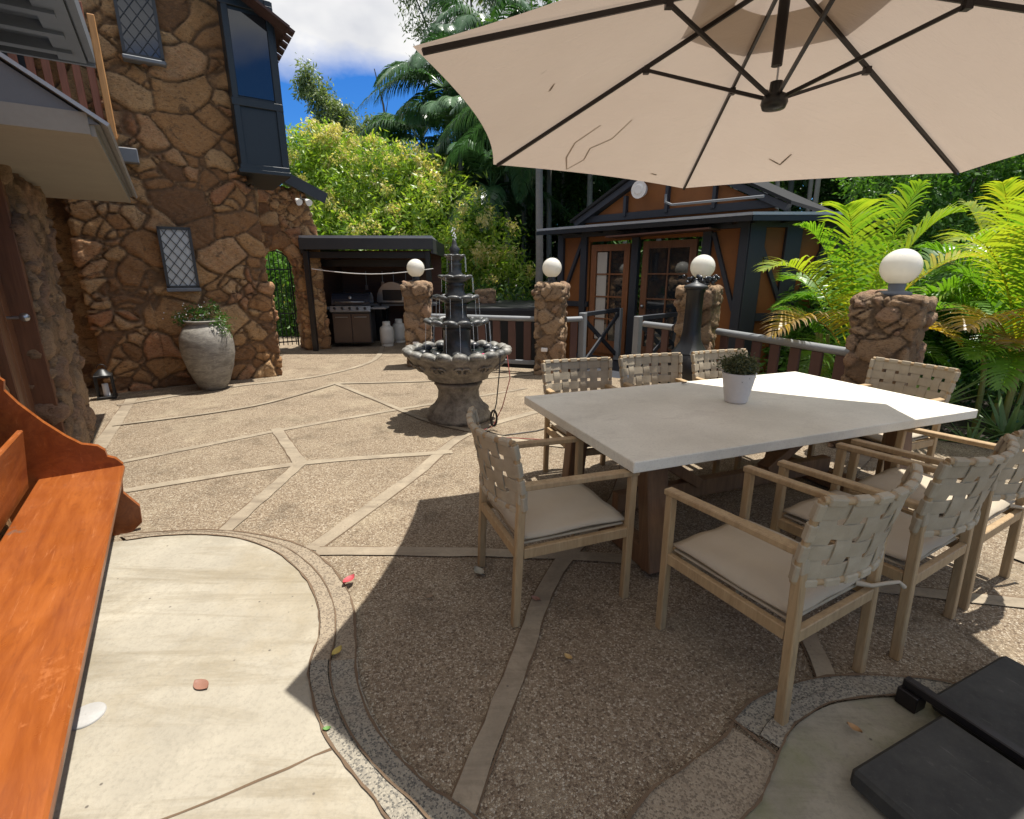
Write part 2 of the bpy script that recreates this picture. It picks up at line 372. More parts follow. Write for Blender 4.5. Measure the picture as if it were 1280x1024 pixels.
M['bark']=simple('grey_bark',(.15,.13,.11),.9,.4,9,bs=.6,bd=.02,stretch=(1,1,.25))
M['palebark']=simple('pale_palm_bark',(.28,.26,.23),.85,.25,7,bs=.4,bd=.01,stretch=(1,1,4))
M['soil']=simple('dark_soil',(.035,.025,.018),.95,.4,20,bs=.8,bd=.02)
M['rust']=simple('rusty_awning',(.10,.04,.025),.7,.4,8)
M['curtain']=simple('cream_curtain',(.50,.46,.40),.9,.15,6,stretch=(6,6,.4))
def leafm(name,stops,rough=.42,tr=.4,tint=(1.5,1.6,.6)):
    def f(g):
        a=g.attr('hue'); c=g.ramp(a,*stops); p=g.bsdf(c,rough,spec=.45); t=g.n('ShaderNodeBsdfTranslucent')
        g.l(g.mix(1.0,c,tint,'MULTIPLY'),t.inputs[0])
        m=g.n('ShaderNodeMixShader'); m.inputs[0].default_value=tr; g.l(p.outputs[0],m.inputs[1]); g.l(t.outputs[0],m.inputs[2]); return m
    return mat(name,f)
M['leaf_mango']=leafm('mango_leaf',[(0,(.10,.19,.025)),(.45,(.22,.34,.045)),(.8,(.36,.44,.07)),(.9,(.50,.46,.17)),(1,(.62,.52,.28))])
M['leaf_dark']=leafm('forest_leaf',[(0,(.02,.055,.014)),(.6,(.05,.12,.028)),(1,(.12,.21,.05))],.38,.25)
M['leaf_mid']=leafm('garden_leaf',[(0,(.05,.12,.02)),(.6,(.10,.22,.035)),(1,(.18,.33,.06))],.4,.35)
M['leaf_gum']=leafm('gum_leaf',[(0,(.09,.13,.05)),(.6,(.18,.24,.09)),(1,(.32,.35,.15))],.45,.3)
M['frond_dark']=leafm('palm_frond',[(0,(.03,.075,.03)),(.6,(.07,.15,.06)),(1,(.18,.27,.14))],.3,.25,(1.3,1.5,.8))
M['frond_gold']=leafm('golden_cane_frond',[(0,(.05,.15,.015)),(.5,(.15,.30,.03)),(.75,(.36,.40,.04)),(.9,(.52,.33,.03)),(1,(.35,.24,.12))],.33,.45,(1.4,1.4,.5))
M['agave']=leafm('agave_leaf',[(0,(.09,.16,.06)),(1,(.22,.32,.13))],.4,.2)
M['herb']=leafm('herb_leaf',[(0,(.05,.07,.03)),(1,(.15,.15,.07))],.6,.2)

# ---------------------------------------------------------------- foliage generators
def quads_from(P,A,B,C=None):  # diamond leaves: centre P, half axes A,B
    n=len(P); v=np.stack([P-A,P+B,P+A,P-B],1).reshape(-1,3); q=np.arange(n*4).reshape(n,4); return v,q
def unit(a): return a/np.maximum(np.linalg.norm(a,axis=-1,keepdims=True),1e-9)
def crown(name,blobs,n,size,m,parent=None,hue=None,seed=0,droop=.3,shell=.55,aspect=.36,cl=9):
    r=np.random.default_rng(seed); blobs=np.array(blobs,float); vol=blobs[:,3]*blobs[:,4]*blobs[:,5]; pick=r.choice(len(blobs),n//cl+1,p=vol**.8/(vol**.8).sum())
    b=blobs[pick]; d=unit(r.normal(size=(len(b),3))); rad=(shell+(1-shell)*r.random(len(b))**.6)*(1+.16*np.sin(d[:,0]*5+b[:,0]*3)*np.sin(d[:,2]*6+b[:,1]))
    C=b[:,:3]+d*rad[:,None]*b[:,3:6]
    P=np.repeat(C,cl,0)[:n]; out=np.repeat(d,cl,0)[:n]
    h=np.repeat(r.random(len(C)),cl)[:n]*.75+r.random(n)*.25
    P=P+r.normal(size=P.shape)*size*(1.5 if cl<20 else 2.1)
    ax=unit(out*.8+r.normal(size=P.shape)*.7-np.array([0,0,droop])); s=size*(.6+.8*r.random((n,1)))
    side=unit(np.cross(ax,r.normal(size=P.shape)))
    v,q=quads_from(P,ax*s,side*s*aspect); hh=h if hue is None else hue(h,P,r)
    return np_mesh(name,v,q,m,parent,{'hue':np.repeat(hh,4)})
def fronds(name,specs,m,parent=None,seed=0,nl=46,wid=.022,leaf=.42,hang=.35,vee=.5):
    # specs: (p0,p1,p2 bezier, hue, scale)
    r=np.random.default_rng(seed); V=[];Q=[];Hh=[];nv=0
    for (p0,p1,p2,hu,s) in specs:
        p0,p1,p2=[np.array(p,float) for p in(p0,p1,p2)]
        ts=np.linspace(.16,.995,nl); 
        for sd in(-1,1):
            t=np.clip(ts+r.normal(size=nl)*.004,0,1)[:,None]
            P=(1-t)**2*p0+2*t*(1-t)*p1+t*t*p2; T=unit(2*(1-t)*(p1-p0)+2*t*(p2-p1))
            S=unit(np.cross(T,np.array([0,0,1.]))); U=np.cross(S,T)
            ln=leaf*s*np.sin(np.pi*(.12+.86*ts**.9))[:,None]**.7*(.9+.2*r.random((nl,1)))
            fw=.35+.75*ts[:,None]**1.5
            d=unit(S*sd+T*fw+U*vee*(1-.4*t)+r.normal(size=P.shape)*.06)
            nseg=4; pts=[P];dd=d.copy()
            for k in range(nseg):
                pts.append(pts[-1]+dd*ln/nseg); dd=unit(dd+np.array([0,0,-1.])*hang*(k+1)*.35)
            wprof=[.6,1,.85,.5,.05]; wd=unit(np.cross(d,U*1.0+T*.3))
            vv=np.stack([p+wd*w_*wid*s*sgn for p,w_ in zip(pts,wprof) for sgn in(-1,1)],1) # nl,10,3
            V.append(vv.reshape(-1,3)); base=nv+np.arange(nl)[:,None]*10
            for k in range(nseg): Q.append(np.concatenate([base+2*k,base+2*k+1,base+2*k+3,base+2*k+2],1))
            hl=np.clip(hu+r.normal(size=(nl,1))*.05+np.linspace(0,.08,10)[None],0,1); Hh.append(hl.reshape(-1)); nv+=nl*10
        # rachis
        k=10; t=np.linspace(0,1,k)[:,None]; P=(1-t)**2*p0+2*t*(1-t)*p1+t*t*p2; T=unit(2*(1-t)*(p1-p0)+2*t*(p2-p1)); S=unit(np.cross(T,np.array([0,0,1.]))); U=np.cross(S,T)
        rw=(np.linspace(.016,.003,k)*s)[:,None]
        vv=np.stack([P+S*rw,P+U*rw,P-S*rw],1).reshape(-1,3); V.append(vv); b=nv+np.arange(k-1)[:,None]*3
        Q.append(np.concatenate([b,b+1,b+4,b+3],1)); Q.append(np.concatenate([b+1,b+2,b+5,b+4],1)); Hh.append(np.full(len(vv),min(1,hu+.15))); nv+=len(vv)
    return np_mesh(name,np.concatenate(V),np.concatenate(Q),m,parent,{'hue':np.concatenate(Hh)})

# ---------------------------------------------------------------- stone builder (voxel remesh + cellular relief)
def cells(P,S,seed=3):
    q=P/np.array(S); wv=np.sin(q[:,[1,2,0]]*2.3+1.7)*.22+np.sin(q[:,[2,0,1]]*5.1)*.06; q=q+wv; b=np.floor(q).astype(np.int64)
    best=np.full(len(q),9e9);sec=best.copy();bp=np.zeros_like(q);sp=np.zeros_like(q);bid=np.zeros(len(q))
    def hsh(c,k):
        x=(c[:,0]*73856093)^(c[:,1]*19349663)^(c[:,2]*83492791)^(k*2654435+seed*97531); x=(x^(x>>13))*1274126177&0x7fffffff; x=(x^(x>>15))*668265263&0x7fffffff; return ((x>>7)%65536)/65536.
    for i in(-1,0,1):
        for j in(-1,0,1):
            for k in(-1,0,1):
                c=b+np.array([i,j,k]); p=c+.5+(np.stack([hsh(c,1),hsh(c,2),hsh(c,3)],1)-.5)*.95; d=((p-q)**2).sum(1)
                m=d<best; m2=(~m)&(d<sec)
                sec=np.where(m,best,np.where(m2,d,sec)); sp=np.where(m[:,None],bp,np.where(m2[:,None],p,sp))
                bid=np.where(m,hsh(c,4),bid); bp=np.where(m[:,None],p,bp); best=np.where(m,d,best)
    e=(((bp+sp)/2-q)*unit(sp-bp)).sum(1)
    return np.clip(e,0,1),bid
def stonify(mb,name,m,parent=None,vox=.03,S=(.42,.42,.3),depth=.05,seed=3,grid=None):
    o=mb.build(name,None); mod=o.modifiers.new('r','REMESH'); mod.mode='VOXEL'; mod.voxel_size=vox; mod.use_smooth_shade=True
    dg=bpy.context.evaluated_depsgraph_get(); me=bpy.data.meshes.new_from_object(o.evaluated_get(dg)); old=o.data; o.modifiers.clear(); o.data=me; bpy.data.meshes.remove(old)
    n=len(me.vertices); P=np.zeros(n*3,np.float32); me.vertices.foreach_get('co',P); P=P.reshape(-1,3).astype(float)
    Nn=np.zeros(n*3,np.float32); me.vertices.foreach_get('normal',Nn); Nn=Nn.reshape(-1,3)
    e,c=cells(P,S,seed); e2,c2=cells(P,tuple(x*.52 for x in S),seed+40); mm=(c*7.3)%1>.72; e=np.where(mm,np.minimum(e,e2*.62),e); c=np.where(mm,c2,c)
    e=np.clip(e+(np.sin(P[:,0]*37+P[:,2]*29)*np.sin(P[:,1]*33-P[:,2]*41)+.6*np.sin(P[:,0]*83-P[:,2]*71))*.008,0,1)
    t=np.clip(e/.18,0,1); prof=.7*np.clip(e/.05,0,1)**.8+.3*(1-(1-t)**2)
    lump=(np.sin(P[:,0]*17+c*30)*np.sin(P[:,1]*15+c*9)*np.sin(P[:,2]*19+c*17))*.22+(np.sin(P[:,0]*41+P[:,2]*23+c*50)*np.sin(P[:,2]*47+P[:,1]*33))*.07
    rg=np.abs(np.sin(P[:,0]*29+np.sin(P[:,2]*23+c*40)*1.6+c*20)); rg2=np.abs(np.sin(P[:,2]*53+P[:,1]*31+np.sin(P[:,0]*37)*1.8+c*33)); d=depth*(prof*(.55+.7*c)+lump*prof+(.16*rg+.10*rg2-.13)*prof-.45)
    P2=P+Nn*d[:,None]; me.vertices.foreach_set('co',P2.astype(np.float32).ravel())
    for nm,val in(('cell',(c*1.0)),('edge',e)):
        a=me.attributes.new(nm,'FLOAT','POINT'); a.data.foreach_set('value',val.astype(np.float32))
    me.polygons.foreach_set('use_smooth',np.ones(len(me.polygons),bool)); me.update(); me.materials.clear(); me.materials.append(m); me.name=name
    if parent: o.parent=parent
    return o

# ---------------------------------------------------------------- ground
gb=MB(); xs=np.linspace(-90,90,46); ys=np.linspace(-30,170,51)
def gz(x,y):
    base=-1.3+max(0,y-17)*.10
    return base+.25*math.sin(x*.3)*math.cos(y*.21)
gb.add([(x,y,gz(x,y)) for y in ys for x in xs],[(j*46+i,j*46+i+1,(j+1)*46+i+1,(j+1)*46+i) for j in range(50) for i in range(45)],True)
tag(gb.build('forest_floor',M['soil']),kind='structure')
pat=[(-9,-3),(6,-3),(5.6,3.6),(4.75,4.35),(3.95,4.75),(3.0,6.7),(2.5,7.0),(.75,8.25),(-1.5,9.0),(-1.5,13.4),(-7.5,13.4),(-10,8)]
tag(MB().prism(pat,-.9,0).build('patio',M['agg']),kind='structure')
bed=[(5.6,3.6),(14,3.0),(14,9),(7.5,9.2),(4.2,7.6),(3.4,6.2),(3.99,4.78),(4.77,4.38)]
tag(MB().prism(bed,-.95,-.06).build('garden_bed_soil',M['soil']),kind='structure')
def smooth_poly(pts,k=6):
    P=[Vector((*p,0)) for p in pts]; o=[]
    for i in range(len(P)-1):
        a,b,c,d=P[max(i-1,0)],P[i],P[i+1],P[min(i+2,len(P)-1)]
        for j in range(k):
            t=j/k; o.append(.5*((2*b)+(c-a)*t+(2*a-5*b+4*c-d)*t*t+(3*b-a-3*c+d)*t**3))
    o.append(P[-1]); return o
def ribbon(mb,pts,wd,z,seed=0,jit=.005,k=5):
    r=random.Random(seed); P=smooth_poly(pts,k) if len(pts)>2 else [Vector((*pts[0],0)).lerp(Vector((*pts[1],0)),i/12) for i in range(13)]
    vs=[]
    for i,p in enumerate(P):
        t=(P[min(i+1,len(P)-1)]-P[max(i-1,0)]).normalized(); n=Vector((-t.y,t.x,0)); ww=wd*(.95+.1*r.random())
        a=p+n*(ww/2+r.uniform(-jit,jit)); b=p-n*(ww/2+r.uniform(-jit,jit)); vs+=[(a.x,a.y,z),(b.x,b.y,z)]
    mb.add(vs,[(2*i,2*i+1,2*i+3,2*i+2) for i in range(len(P)-1)])
bands=[([(-1.2,2.63),(-.8,3.75),(-.42,4.9),(.59,5.92),(1.6,6.6)],.13),([(-3.87,4.37),(-4.98,6.3)],.16),([(-3.9,3.75),(-3.42,4.04),(-2.43,4.95),(-1.6,5.6),(-.82,6.15),(.2,6.9)],.10),
 ([(-3.5,3.1),(-2.96,3.44),(-1.83,4.01),(-.79,4.25),(-.55,4.3)],.11),([(-1.84,2.84),(-1.83,4.01)],.13),([(-1.83,4.01),(-2.5,5.01)],.13),([(-4.9,5.95),(-4.03,7.0),(-3.07,7.77),(-2.6,9.2),(-2.9,11.2),(-2.9,12.5)],.12),
 ([(-1.16,2.61),(-.09,2.59),(.8,2.5),(1.7,2.3),(3.2,2.0)],.12),([(-.2,1.0),(.03,1.74),(.24,2.4),(.75,3.3),(1.1,4.41)],.11),([(-.42,4.9),(-.95,5.3),(-1.76,6.23),(-2.61,7.19)],.09),([(-.42,4.9),(.3,4.5),(1.1,4.41),(2.3,4.7),(3.9,4.6)],.11),
 ([(-2.61,7.19),(-1.0,7.4),(.4,7.9)],.09),([(-4.3,5.1),(-3.2,5.9),(-2.61,7.19)],.08),([(1.27,1.62),(1.55,2.4),(2.3,3.3),(3.2,4.2)],.10),([(2.9,2.5),(4.6,3.4)],.12)]
for i,(p,wd) in enumerate(bands):
    b=MB(); wd*=.78; ribbon(b,p,wd,.004+i*.0006,i,k=8); tag(b.build('paving_strip',M['strip']),kind='structure')
    b=MB(); 
    for sgn in(-1,1):
        P=smooth_poly(p,8) if len(p)>2 else [Vector((*p[0],0)).lerp(Vector((*p[1],0)),j/12) for j in range(13)]
        q=[]
        for j,pt in enumerate(P):
            t=(P[min(j+1,len(P)-1)]-P[max(j-1,0)]).normalized(); q.append((pt.x-t.y*sgn*wd*.52,pt.y+t.x*sgn*wd*.52))
        if i%3!=1 or sgn>0: ribbon(b,q,.009,.0025+i*.0004,i+50,.003,1)
    tag(b.build('paving_joint',M['joint']),kind='structure')
cream=[(-2.35,2.7),(-2.19,2.75),(-1.95,2.77),(-1.67,2.72),(-1.38,2.57),(-1.12,2.33),(-.96,2.1),(-.87,1.88),(-.84,1.69),(-.76,1.53),(-.65,1.37),(-.52,1.24),(-.39,1.12),(-.1,.8),(.1,.2)]
bord=[(-2.45,2.78),(-2.19,2.82),(-1.93,2.84),(-1.62,2.79),(-1.28,2.66),(-1.0,2.42),(-.82,2.17),(-.72,1.93),(-.65,1.70),(-.55,1.5),(-.42,1.34),(-.27,1.21),(-.1,1.10),(.2,.8),(.4,.2)]
cs=smooth_poly(cream,5); bs=smooth_poly(bord,5)
m=MB(); pl=[(p.x,p.y,.022) for p in cs]+[(.1,-2,.022),(-5,-2,.022),(-5,2.2,.022),(-3.3,2.5,.022)]
m.add(pl,[tuple(range(len(pl)))]); tag(m.build('smooth_concrete',M['cream']),kind='structure')
nn=len(cs); sp=int(nn*.55)
def strip2(A,B,i0,i1,z,mt,nm,f0=0,f1=1):
    m=MB(); vs=[]
    for i in range(i0,i1): a=A[i].lerp(B[i],f0);b=A[i].lerp(B[i],f1); vs+=[(a.x,a.y,z),(b.x,b.y,z)]
    m.add(vs,[(2*i,2*i+1,2*i+3,2*i+2) for i in range(i1-i0-1)]); tag(m.build(nm,mt),kind='structure')
strip2(cs,bs,0,sp+1,.026,M['terr2'],'pebble_border',.03,.45); strip2(cs,bs,0,sp+1,.018,M['terr2'],'pebble_border',.47,1)
strip2(cs,bs,sp,nn,.027,M['terr'],'pebble_border',.03,.40); strip2(cs,bs,sp,nn,.019,M['terr'],'pebble_border',.42,1.05)
m=MB(); ribbon(m,[(p.x,p.y) for p in bs],.009,.0205,3,.004,1); ribbon(m,[(p.x,p.y) for p in cs],.008,.0285,4,.003,1); ribbon(m,[(cs[i].lerp(bs[i],.45).x,cs[i].lerp(bs[i],.45).y) for i in range(nn)],.006,.0295,5,.002,1)
ribbon(m,[(-.62,1.33),(-1.0,1.12),(-1.5,.9)],.009,.0235,6,.004); tag(m.build('paving_joint',M['joint']),kind='structure')
rb=smooth_poly([(.1,.75),(.36,1.12),(.59,1.28),(.75,1.38),(.86,1.49),(1.02,1.58),(1.28,1.65),(1.56,1.65),(1.8,1.6),(2.4,1.3)],5)
rbi=smooth_poly([(.4,.7),(.62,1.04),(.77,1.16),(.86,1.26),(.97,1.38),(1.08,1.46),(1.25,1.53),(1.52,1.555),(1.72,1.5),(2.3,1.2)],5)
sp=18
strip2(rb,rbi,0,sp,.012,M['terr2'],'pebble_border'); strip2(rb,rbi,sp,len(rb),.016,M['terr'],'pebble_border',0,.55); strip2(rb,rbi,sp,len(rb),.021,M['terr'],'pebble_border',.57,1)
m=MB(); pl=[(p.x,p.y,.010) for p in rbi]+[(3.2,-2,.010),(.3,-2,.010)]; m.add(pl,[tuple(range(len(pl)))]); tag(m.build('mossy_concrete',M['oldconc']),kind='structure')
m=MB(); ribbon(m,[(p.x,p.y) for p in rb],.008,.0225,7,.004,1); ribbon(m,[(p.x,p.y) for p in rbi],.007,.0235,8,.003,1); ribbon(m,[(.80,1.46),(.90,1.30)],.012,.0245,9,.003); tag(m.build('paving_joint',M['joint']),kind='structure')

# ---------------------------------------------------------------- house (local frame: x out of the wall, y away from the camera)
HW=(-4.47,5.03,0); HR=math.atan2(.557,.83)
house=empty('stone_house',HW,HR,'brown rubble stone house with tall tower, dark bay window, porch roof and balcony','house')
t=MB()
# tower with openings left by butting blocks
t.box((1.08,2.9,1.4),(2.16,2.0,2.8)); t.box((1.02,2.9,4.2),(2.0,2.0,3.0)); t.box((.35,1.93,1.2),(.62,.10,2.6)); t.box((2.1,1.95,.7),(.22,.14,1.4)); 
tw=stonify(t,'tower_wall',M['stone'],house,.020,(.50,.50,.40),.065,5)
def leadlight(x0,x1,z0,z1,y,pane,nm):
    f=MB(); fr=.022
    for a,b in(((x0,z0),(x1,z0)),((x0,z1),(x1,z1)),((x0,z0),(x0,z1)),((x1,z0),(x1,z1))): f.beam((a[0],y,a[1]),(b[0],y,b[1]),.035,.03,(0,1,0),ext=.03)
    wn=f.build('window',M['lead'],house)
    MB().box(((x0+x1)/2,y+.012,(z0+z1)/2),(x1-x0,.012,z1-z0)).build('pane',pane,wn)
    l=MB(); W=x1-x0; Hh=z1-z0; st=W/3.0; asp=1.35
    for k in range(-12,16):
        for sg in(1,-1):
            # line: x = x0+k*st + sg*(z-z0)/asp
            pts=[]
            for tt in np.linspace(0,Hh,60):
                x=x0+k*st+sg*tt/asp
                if x0<=x<=x1: pts.append((x,tt+z0))
            if len(pts)>1: l.beam((pts[0][0],y-.004-.002*sg,pts[0][1]),(pts[-1][0],y-.004-.002*sg,pts[-1][1]),.008,.006,(0,1,0))
    l.build('lead_lattice',M['lead'],wn); return wn
tag(leadlight(.90,1.25,1.40,2.17,1.80,M['frost'],'w'),'small leadlight window with pale blind behind'); tag(leadlight(.88,1.27,4.18,5.1,1.80,M['glass'],'w'),'dark upper leadlight window')
for x0,x1,z0,z1 in((.90,1.25,1.40,2.17),(.88,1.27,4.18,5.1)): MB().box(((x0+x1)/2,1.84,z0-.04),(x1-x0+.06,.16,.05),bev=.01).build('window_sill',M['grey'],house)
# left side wall
sw=MB(); sw.box((-.22,-.72,1.5),(.5,1.3,3.0)); stonify(sw,'pier_wall',M['stone2'],house,.026,(.33,.33,.26),.07,8)
sw=MB(); sw.box((-.3,-4.0,1.6),(.5,3.2,3.2)); sw.box((-.85,1.2,1.6),(.3,2.6,3.2)); sw.box((-.45,3.2,1.6),(.9,1.6,3.2)); stonify(sw,'side_wall',M['stone'],house,.04,(.36,.36,.28),.05,9)
MB().box((-.75,-1.0,4.2),(.9,7.5,2.2)).box((-.2,2.05,4.3),(1.2,.2,3)).build('upper_wall',M['charcoal'],house)
d=MB()
for k in range(5): d.box((-.14,-2.25+k*.19,1.12),(.05,.182,2.24),bev=.008)
dr=d.build('door',M['doorwood'],house); h=MB(); h.tube([(-.10,-1.62,1.28),(-.03,-1.62,1.28)],.012,8); h.ball((-.005,-1.62,1.28),.032); h.build('door_knob',M['steel'],dr)
d=MB(); d.box((-.06,-1.37,1.15),(.16,.09,2.3),bev=.006); d.box((-.06,-2.38,1.15),(.16,.09,2.3),bev=.006); d.box((-.06,-1.88,2.33),(.16,1.1,.09),bev=.006); d.build('door_frame',M['doorwood'],house)
d=MB(); d.box((-.16,.10,1.15),(.14,.16,2.3),bev=.006)
for k in range(4): d.box((-.3-k*.0,.27+k*.155,1.12),(.05,.15,2.24),bev=.006)
tag(d.build('door',M['redwood'],house),'reddish board door behind the stone pier')
# porch roof
a=MB(); x0,x1,y0,y1=-.25,.67,-2.75,.62
a.box(((x0+x1)/2,(y0+y1)/2,2.36),(x1-x0,y1-y0,.03)); pr=a.build('porch_soffit',M['soffit'],house)
a=MB(); a.box((x1+.012,(y0+y1)/2,2.40),(.024,y1-y0,.12)); a.box(((x0+x1)/2,y0-.012,2.40),(x1-x0,.022,.11)); a.box(((x0+x1)/2,y1+.012,2.40),(x1-x0,.022,.11)); a.build('porch_fascia',M['soffit'],house)
a=MB(); a.prism([(.72,2.40),(-.3,3.10),(-.3,2.40)],-2.765,.60,'y'); a.build('porch_gable',M['grey'],house)
a=MB(); a.beam((.76,-1.08,2.40),(-.3,-1.08,3.13),3.44,.02,(0,0,1)); a.build('porch_roof',M['zinc'],house)
MB().box((.66,1.80,3.02),(.34,.14,.17),bev=.01).build('beam',M['grey'],house)
# balcony
b=MB()
for k in range(8): b.box((.52-k*.135,1.70,3.92),(.075,.035,1.35),bev=.005)
b.build('balcony_balusters',M['redwood'],house)
b=MB(); b.box((.62,1.66,3.82),(.07,.07,1.3),bev=.006); b.beam((.66,1.66,3.19),(-.5,1.66,3.76),.07,.05,(0,1,0)); b.build('balcony_frame',M['orangewood'],house)
b=MB(); b.box((-.05,-1.6,3.56),(1.36,3.2,.05)); 
for k in range(7): b.box((-.1,-.25-k*.42,3.50),(1.2,.09,.09))
b.box((.62,-1.6,3.60),(.05,3.24,.20)); b.box((-.05,.02,3.57),(1.38,.04,.2)); b.box((.48,-.9,3.506),(.2,1.9,.05)); b.build('balcony_roof',M['grey'],house)
# bay window
bw=MB(); bx0,bx1,by0,by1=1.98,2.58,1.62,3.1
bw.box(((bx0+bx1)/2,(by0+by1)/2,4.02),(bx1-bx0,by1-by0,2.1)); bay=bw.build('bay_window',M['navy'],house)
f=MB()
for x in(bx0+.04,bx1-.035): f.box((x,by0-.014,4.0),(.075,.03,2.12),bev=.004)
for z in(2.99,3.80,4.95): f.box(((bx0+bx1)/2,by0-.016,z),(bx1-bx0+.03,.035,.09),bev=.004)
for z in(2.99,3.80,4.95): f.box((bx1+.014,(by0+by1)/2,z),(.03,by1-by0,.09),bev=.004)
for y in(by0+.03,by1-.04,2.36): f.box((bx1+.012,y,4.0),(.026,.07,2.12))
f.box(((bx0+bx1)/2,(by0+by1)/2,2.95),(bx1-bx0+.07,by1-by0+.07,.05),bev=.005)
f.build('bay_frame',M['navy'],bay); g_=MB(); g_.box(((bx0+bx1)/2,by0-.006,4.37),(bx1-bx0-.16,.012,.98)); g_.box((bx1+.005,2.0,4.37),(.01,.6,.98)); g_.build('pane',M['glass'],bay)
r_=MB()
for k in range(9):
    yy=1.2+k*.24
    r_.beam((1.6,yy+.25,5.35),(2.74,yy+.25,4.72),.235,.03,(0,0,1))
for k in range(9): r_.box((2.76,1.42+k*.24,4.70),(.10,.14,.035),Matrix.Rotation(.5,3,'Y'))
r_.build('bay_roof',simple('dark_shingle',(.07,.035,.028),.8,.5,9),house)

# archway
arch=empty('stone_archway',HW,HR,'rubble stone wall with round arched opening between tower and barbecue shelter','archway')
a=MB(); ax0,ax1=2.42,3.12; zt=1.62; rr=(ax1-ax0)/2; cx=(ax0+ax1)/2
out_=[(2.05,0),(ax0,0),(ax0,zt)]+[(cx-rr*math.cos(q),zt+rr*1.25*math.sin(q)) for q in np.linspace(0.15,math.pi-.15,14)]+[(ax1,zt),(ax1,0),(3.62,0),(3.56,2.3),(3.42,3.1),(2.7,3.25),(2.05,3.25)]
a.prism(out_,4.4,4.85,'y'); ar=stonify(a,'arch_wall',M['stone'],arch,.028,(.32,.32,.26),.06,12)
r_=MB(); r_.beam((2.3,4.62,3.75),(3.75,4.62,3.08),.9,.05,(0,0,1)); r_.beam((2.3,4.17,3.66),(3.75,4.17,3.0),.03,.2,(0,0,1)); r_.build('coping_roof',M['charcoal'],arch)
g_=empty('iron_gate',HW,HR,'black wrought iron gate with arched top standing in the stone archway','gate')
i_=MB()
for k in range(7):
    x=ax0+.09+k*.086; hh=1.85+.16*math.sin(math.pi*(k+.5)/7); i_.tube([(x,4.9,.08),(x,4.9,hh)],.009,6)
i_.build('bars',M['iron'],g_); i_=MB()
i_.tube([(ax0+.05,4.9,.05),(ax0+.05,4.9,1.78)]+[(cx-(rr-.05)*math.cos(q),4.9,1.78+.24*math.sin(q)) for q in np.linspace(.2,math.pi-.2,8)]+[(ax1-.05,4.9,1.78),(ax1-.05,4.9,.05)],.016,6)
for z in(.15,.75,1.65): i_.beam((ax0+.05,4.9,z),(ax1-.05,4.9,z),.02,.025)
i_.build('frame',M['iron'],g_)
fl=empty('floodlight',(0,0,0),0,'twin white floodlight heads under dark eave at arch wall top','floodlight'); fl.location=HW; fl.rotation_euler=(0,0,HR)
b=MB(); 
for x in(3.18,3.36):
    b.tube([(x,4.12,2.93),(x+.03,4.03,2.88)],[.035,.065],12)
b.build('lamp_head',M['white'],fl); MB().tube([(3.27,4.2,3.05),(3.27,4.14,2.95),(3.18,4.14,2.95),(3.36,4.14,2.95)],.014,6).build('bracket',M['black'],fl)

# jar, its plant, lantern
def W2(x,y,z=0): c,s=.83,.557; return (HW[0]+x*c-y*s,HW[1]+x*s+y*c,z)
j=empty('garden_jar',W2(1.23,1.42),0,'big grey glazed urn standing against the stone tower','urn')
pf=[(.01,.02),(.15,0),(.17,.02),(.22,.12),(.285,.3),(.325,.5),(.335,.62),(.32,.74),(.27,.85),(.215,.90),(.20,.915),(.225,.94),(.235,.955),(.22,.965),(.19,.95),(.18,.9),(.01,.88)]
MB().lathe(pf,48,mod=lambda g,i,z:1+.008*math.sin(z*140)).build('jar_body',M['jar'],j)
MB().lathe([(.185,.93),(.001,.935)],24).build('soil',M['soil'],j)
P=W2(1.23,1.42,.93)
bl=[(P[0]+x,P[1]+y,.93+z,r,r,r*.8) for x,y,z,r in((0,0,.10,.17),(-.22,-.05,.05,.12),(.24,-.03,.02,.14),(.33,-.05,-.1,.1),(.1,.05,.18,.12),(-.15,.0,.16,.1),(-.33,-.05,.07,.08))]
pl=crown('trailing_plant',bl,1500,.020,M['leaf_mid'],None,lambda h,P,r:h*.5,4,aspect=.3,shell=.2); tag(pl,'leafy trailing plant with tiny white flowers in the big urn','plant')
fl_=MB(); r_=random.Random(3)
for k in range(60):
    b=random.Random(k).choice(bl); fl_.ball((b[0]+r_.gauss(0,.09),b[1]+r_.gauss(0,.07)-.04,b[2]+r_.gauss(0,.05)),.008,5,4)
tag(fl_.build('flowers',M['white'],pl),kind='stuff')
ln=empty('floor_lantern',W2(.02,1.55),HR,'small black lantern with white candle on paving beside tower corner','lantern')
b=MB(); b.box((0,0,.02),(.2,.2,.04),bev=.005); b.box((0,0,.30),(.19,.19,.03),bev=.004)
for x in(-.085,.085):
    for y in(-.085,.085): b.box((x,y,.16),(.018,.018,.26))
b.lathe([(.1,.315),(.04,.38),(.02,.39),(.001,.395)],12); b.tube([(.05*math.cos(q),0,.40+.05*math.sin(q)) for q in np.linspace(0,math.pi,7)],.005,5); b.build('lantern_frame',M['iron'],ln)
MB().lathe([(.001,.20),(.035,.195),(.035,.04)],14).build('candle',M['white'],ln)

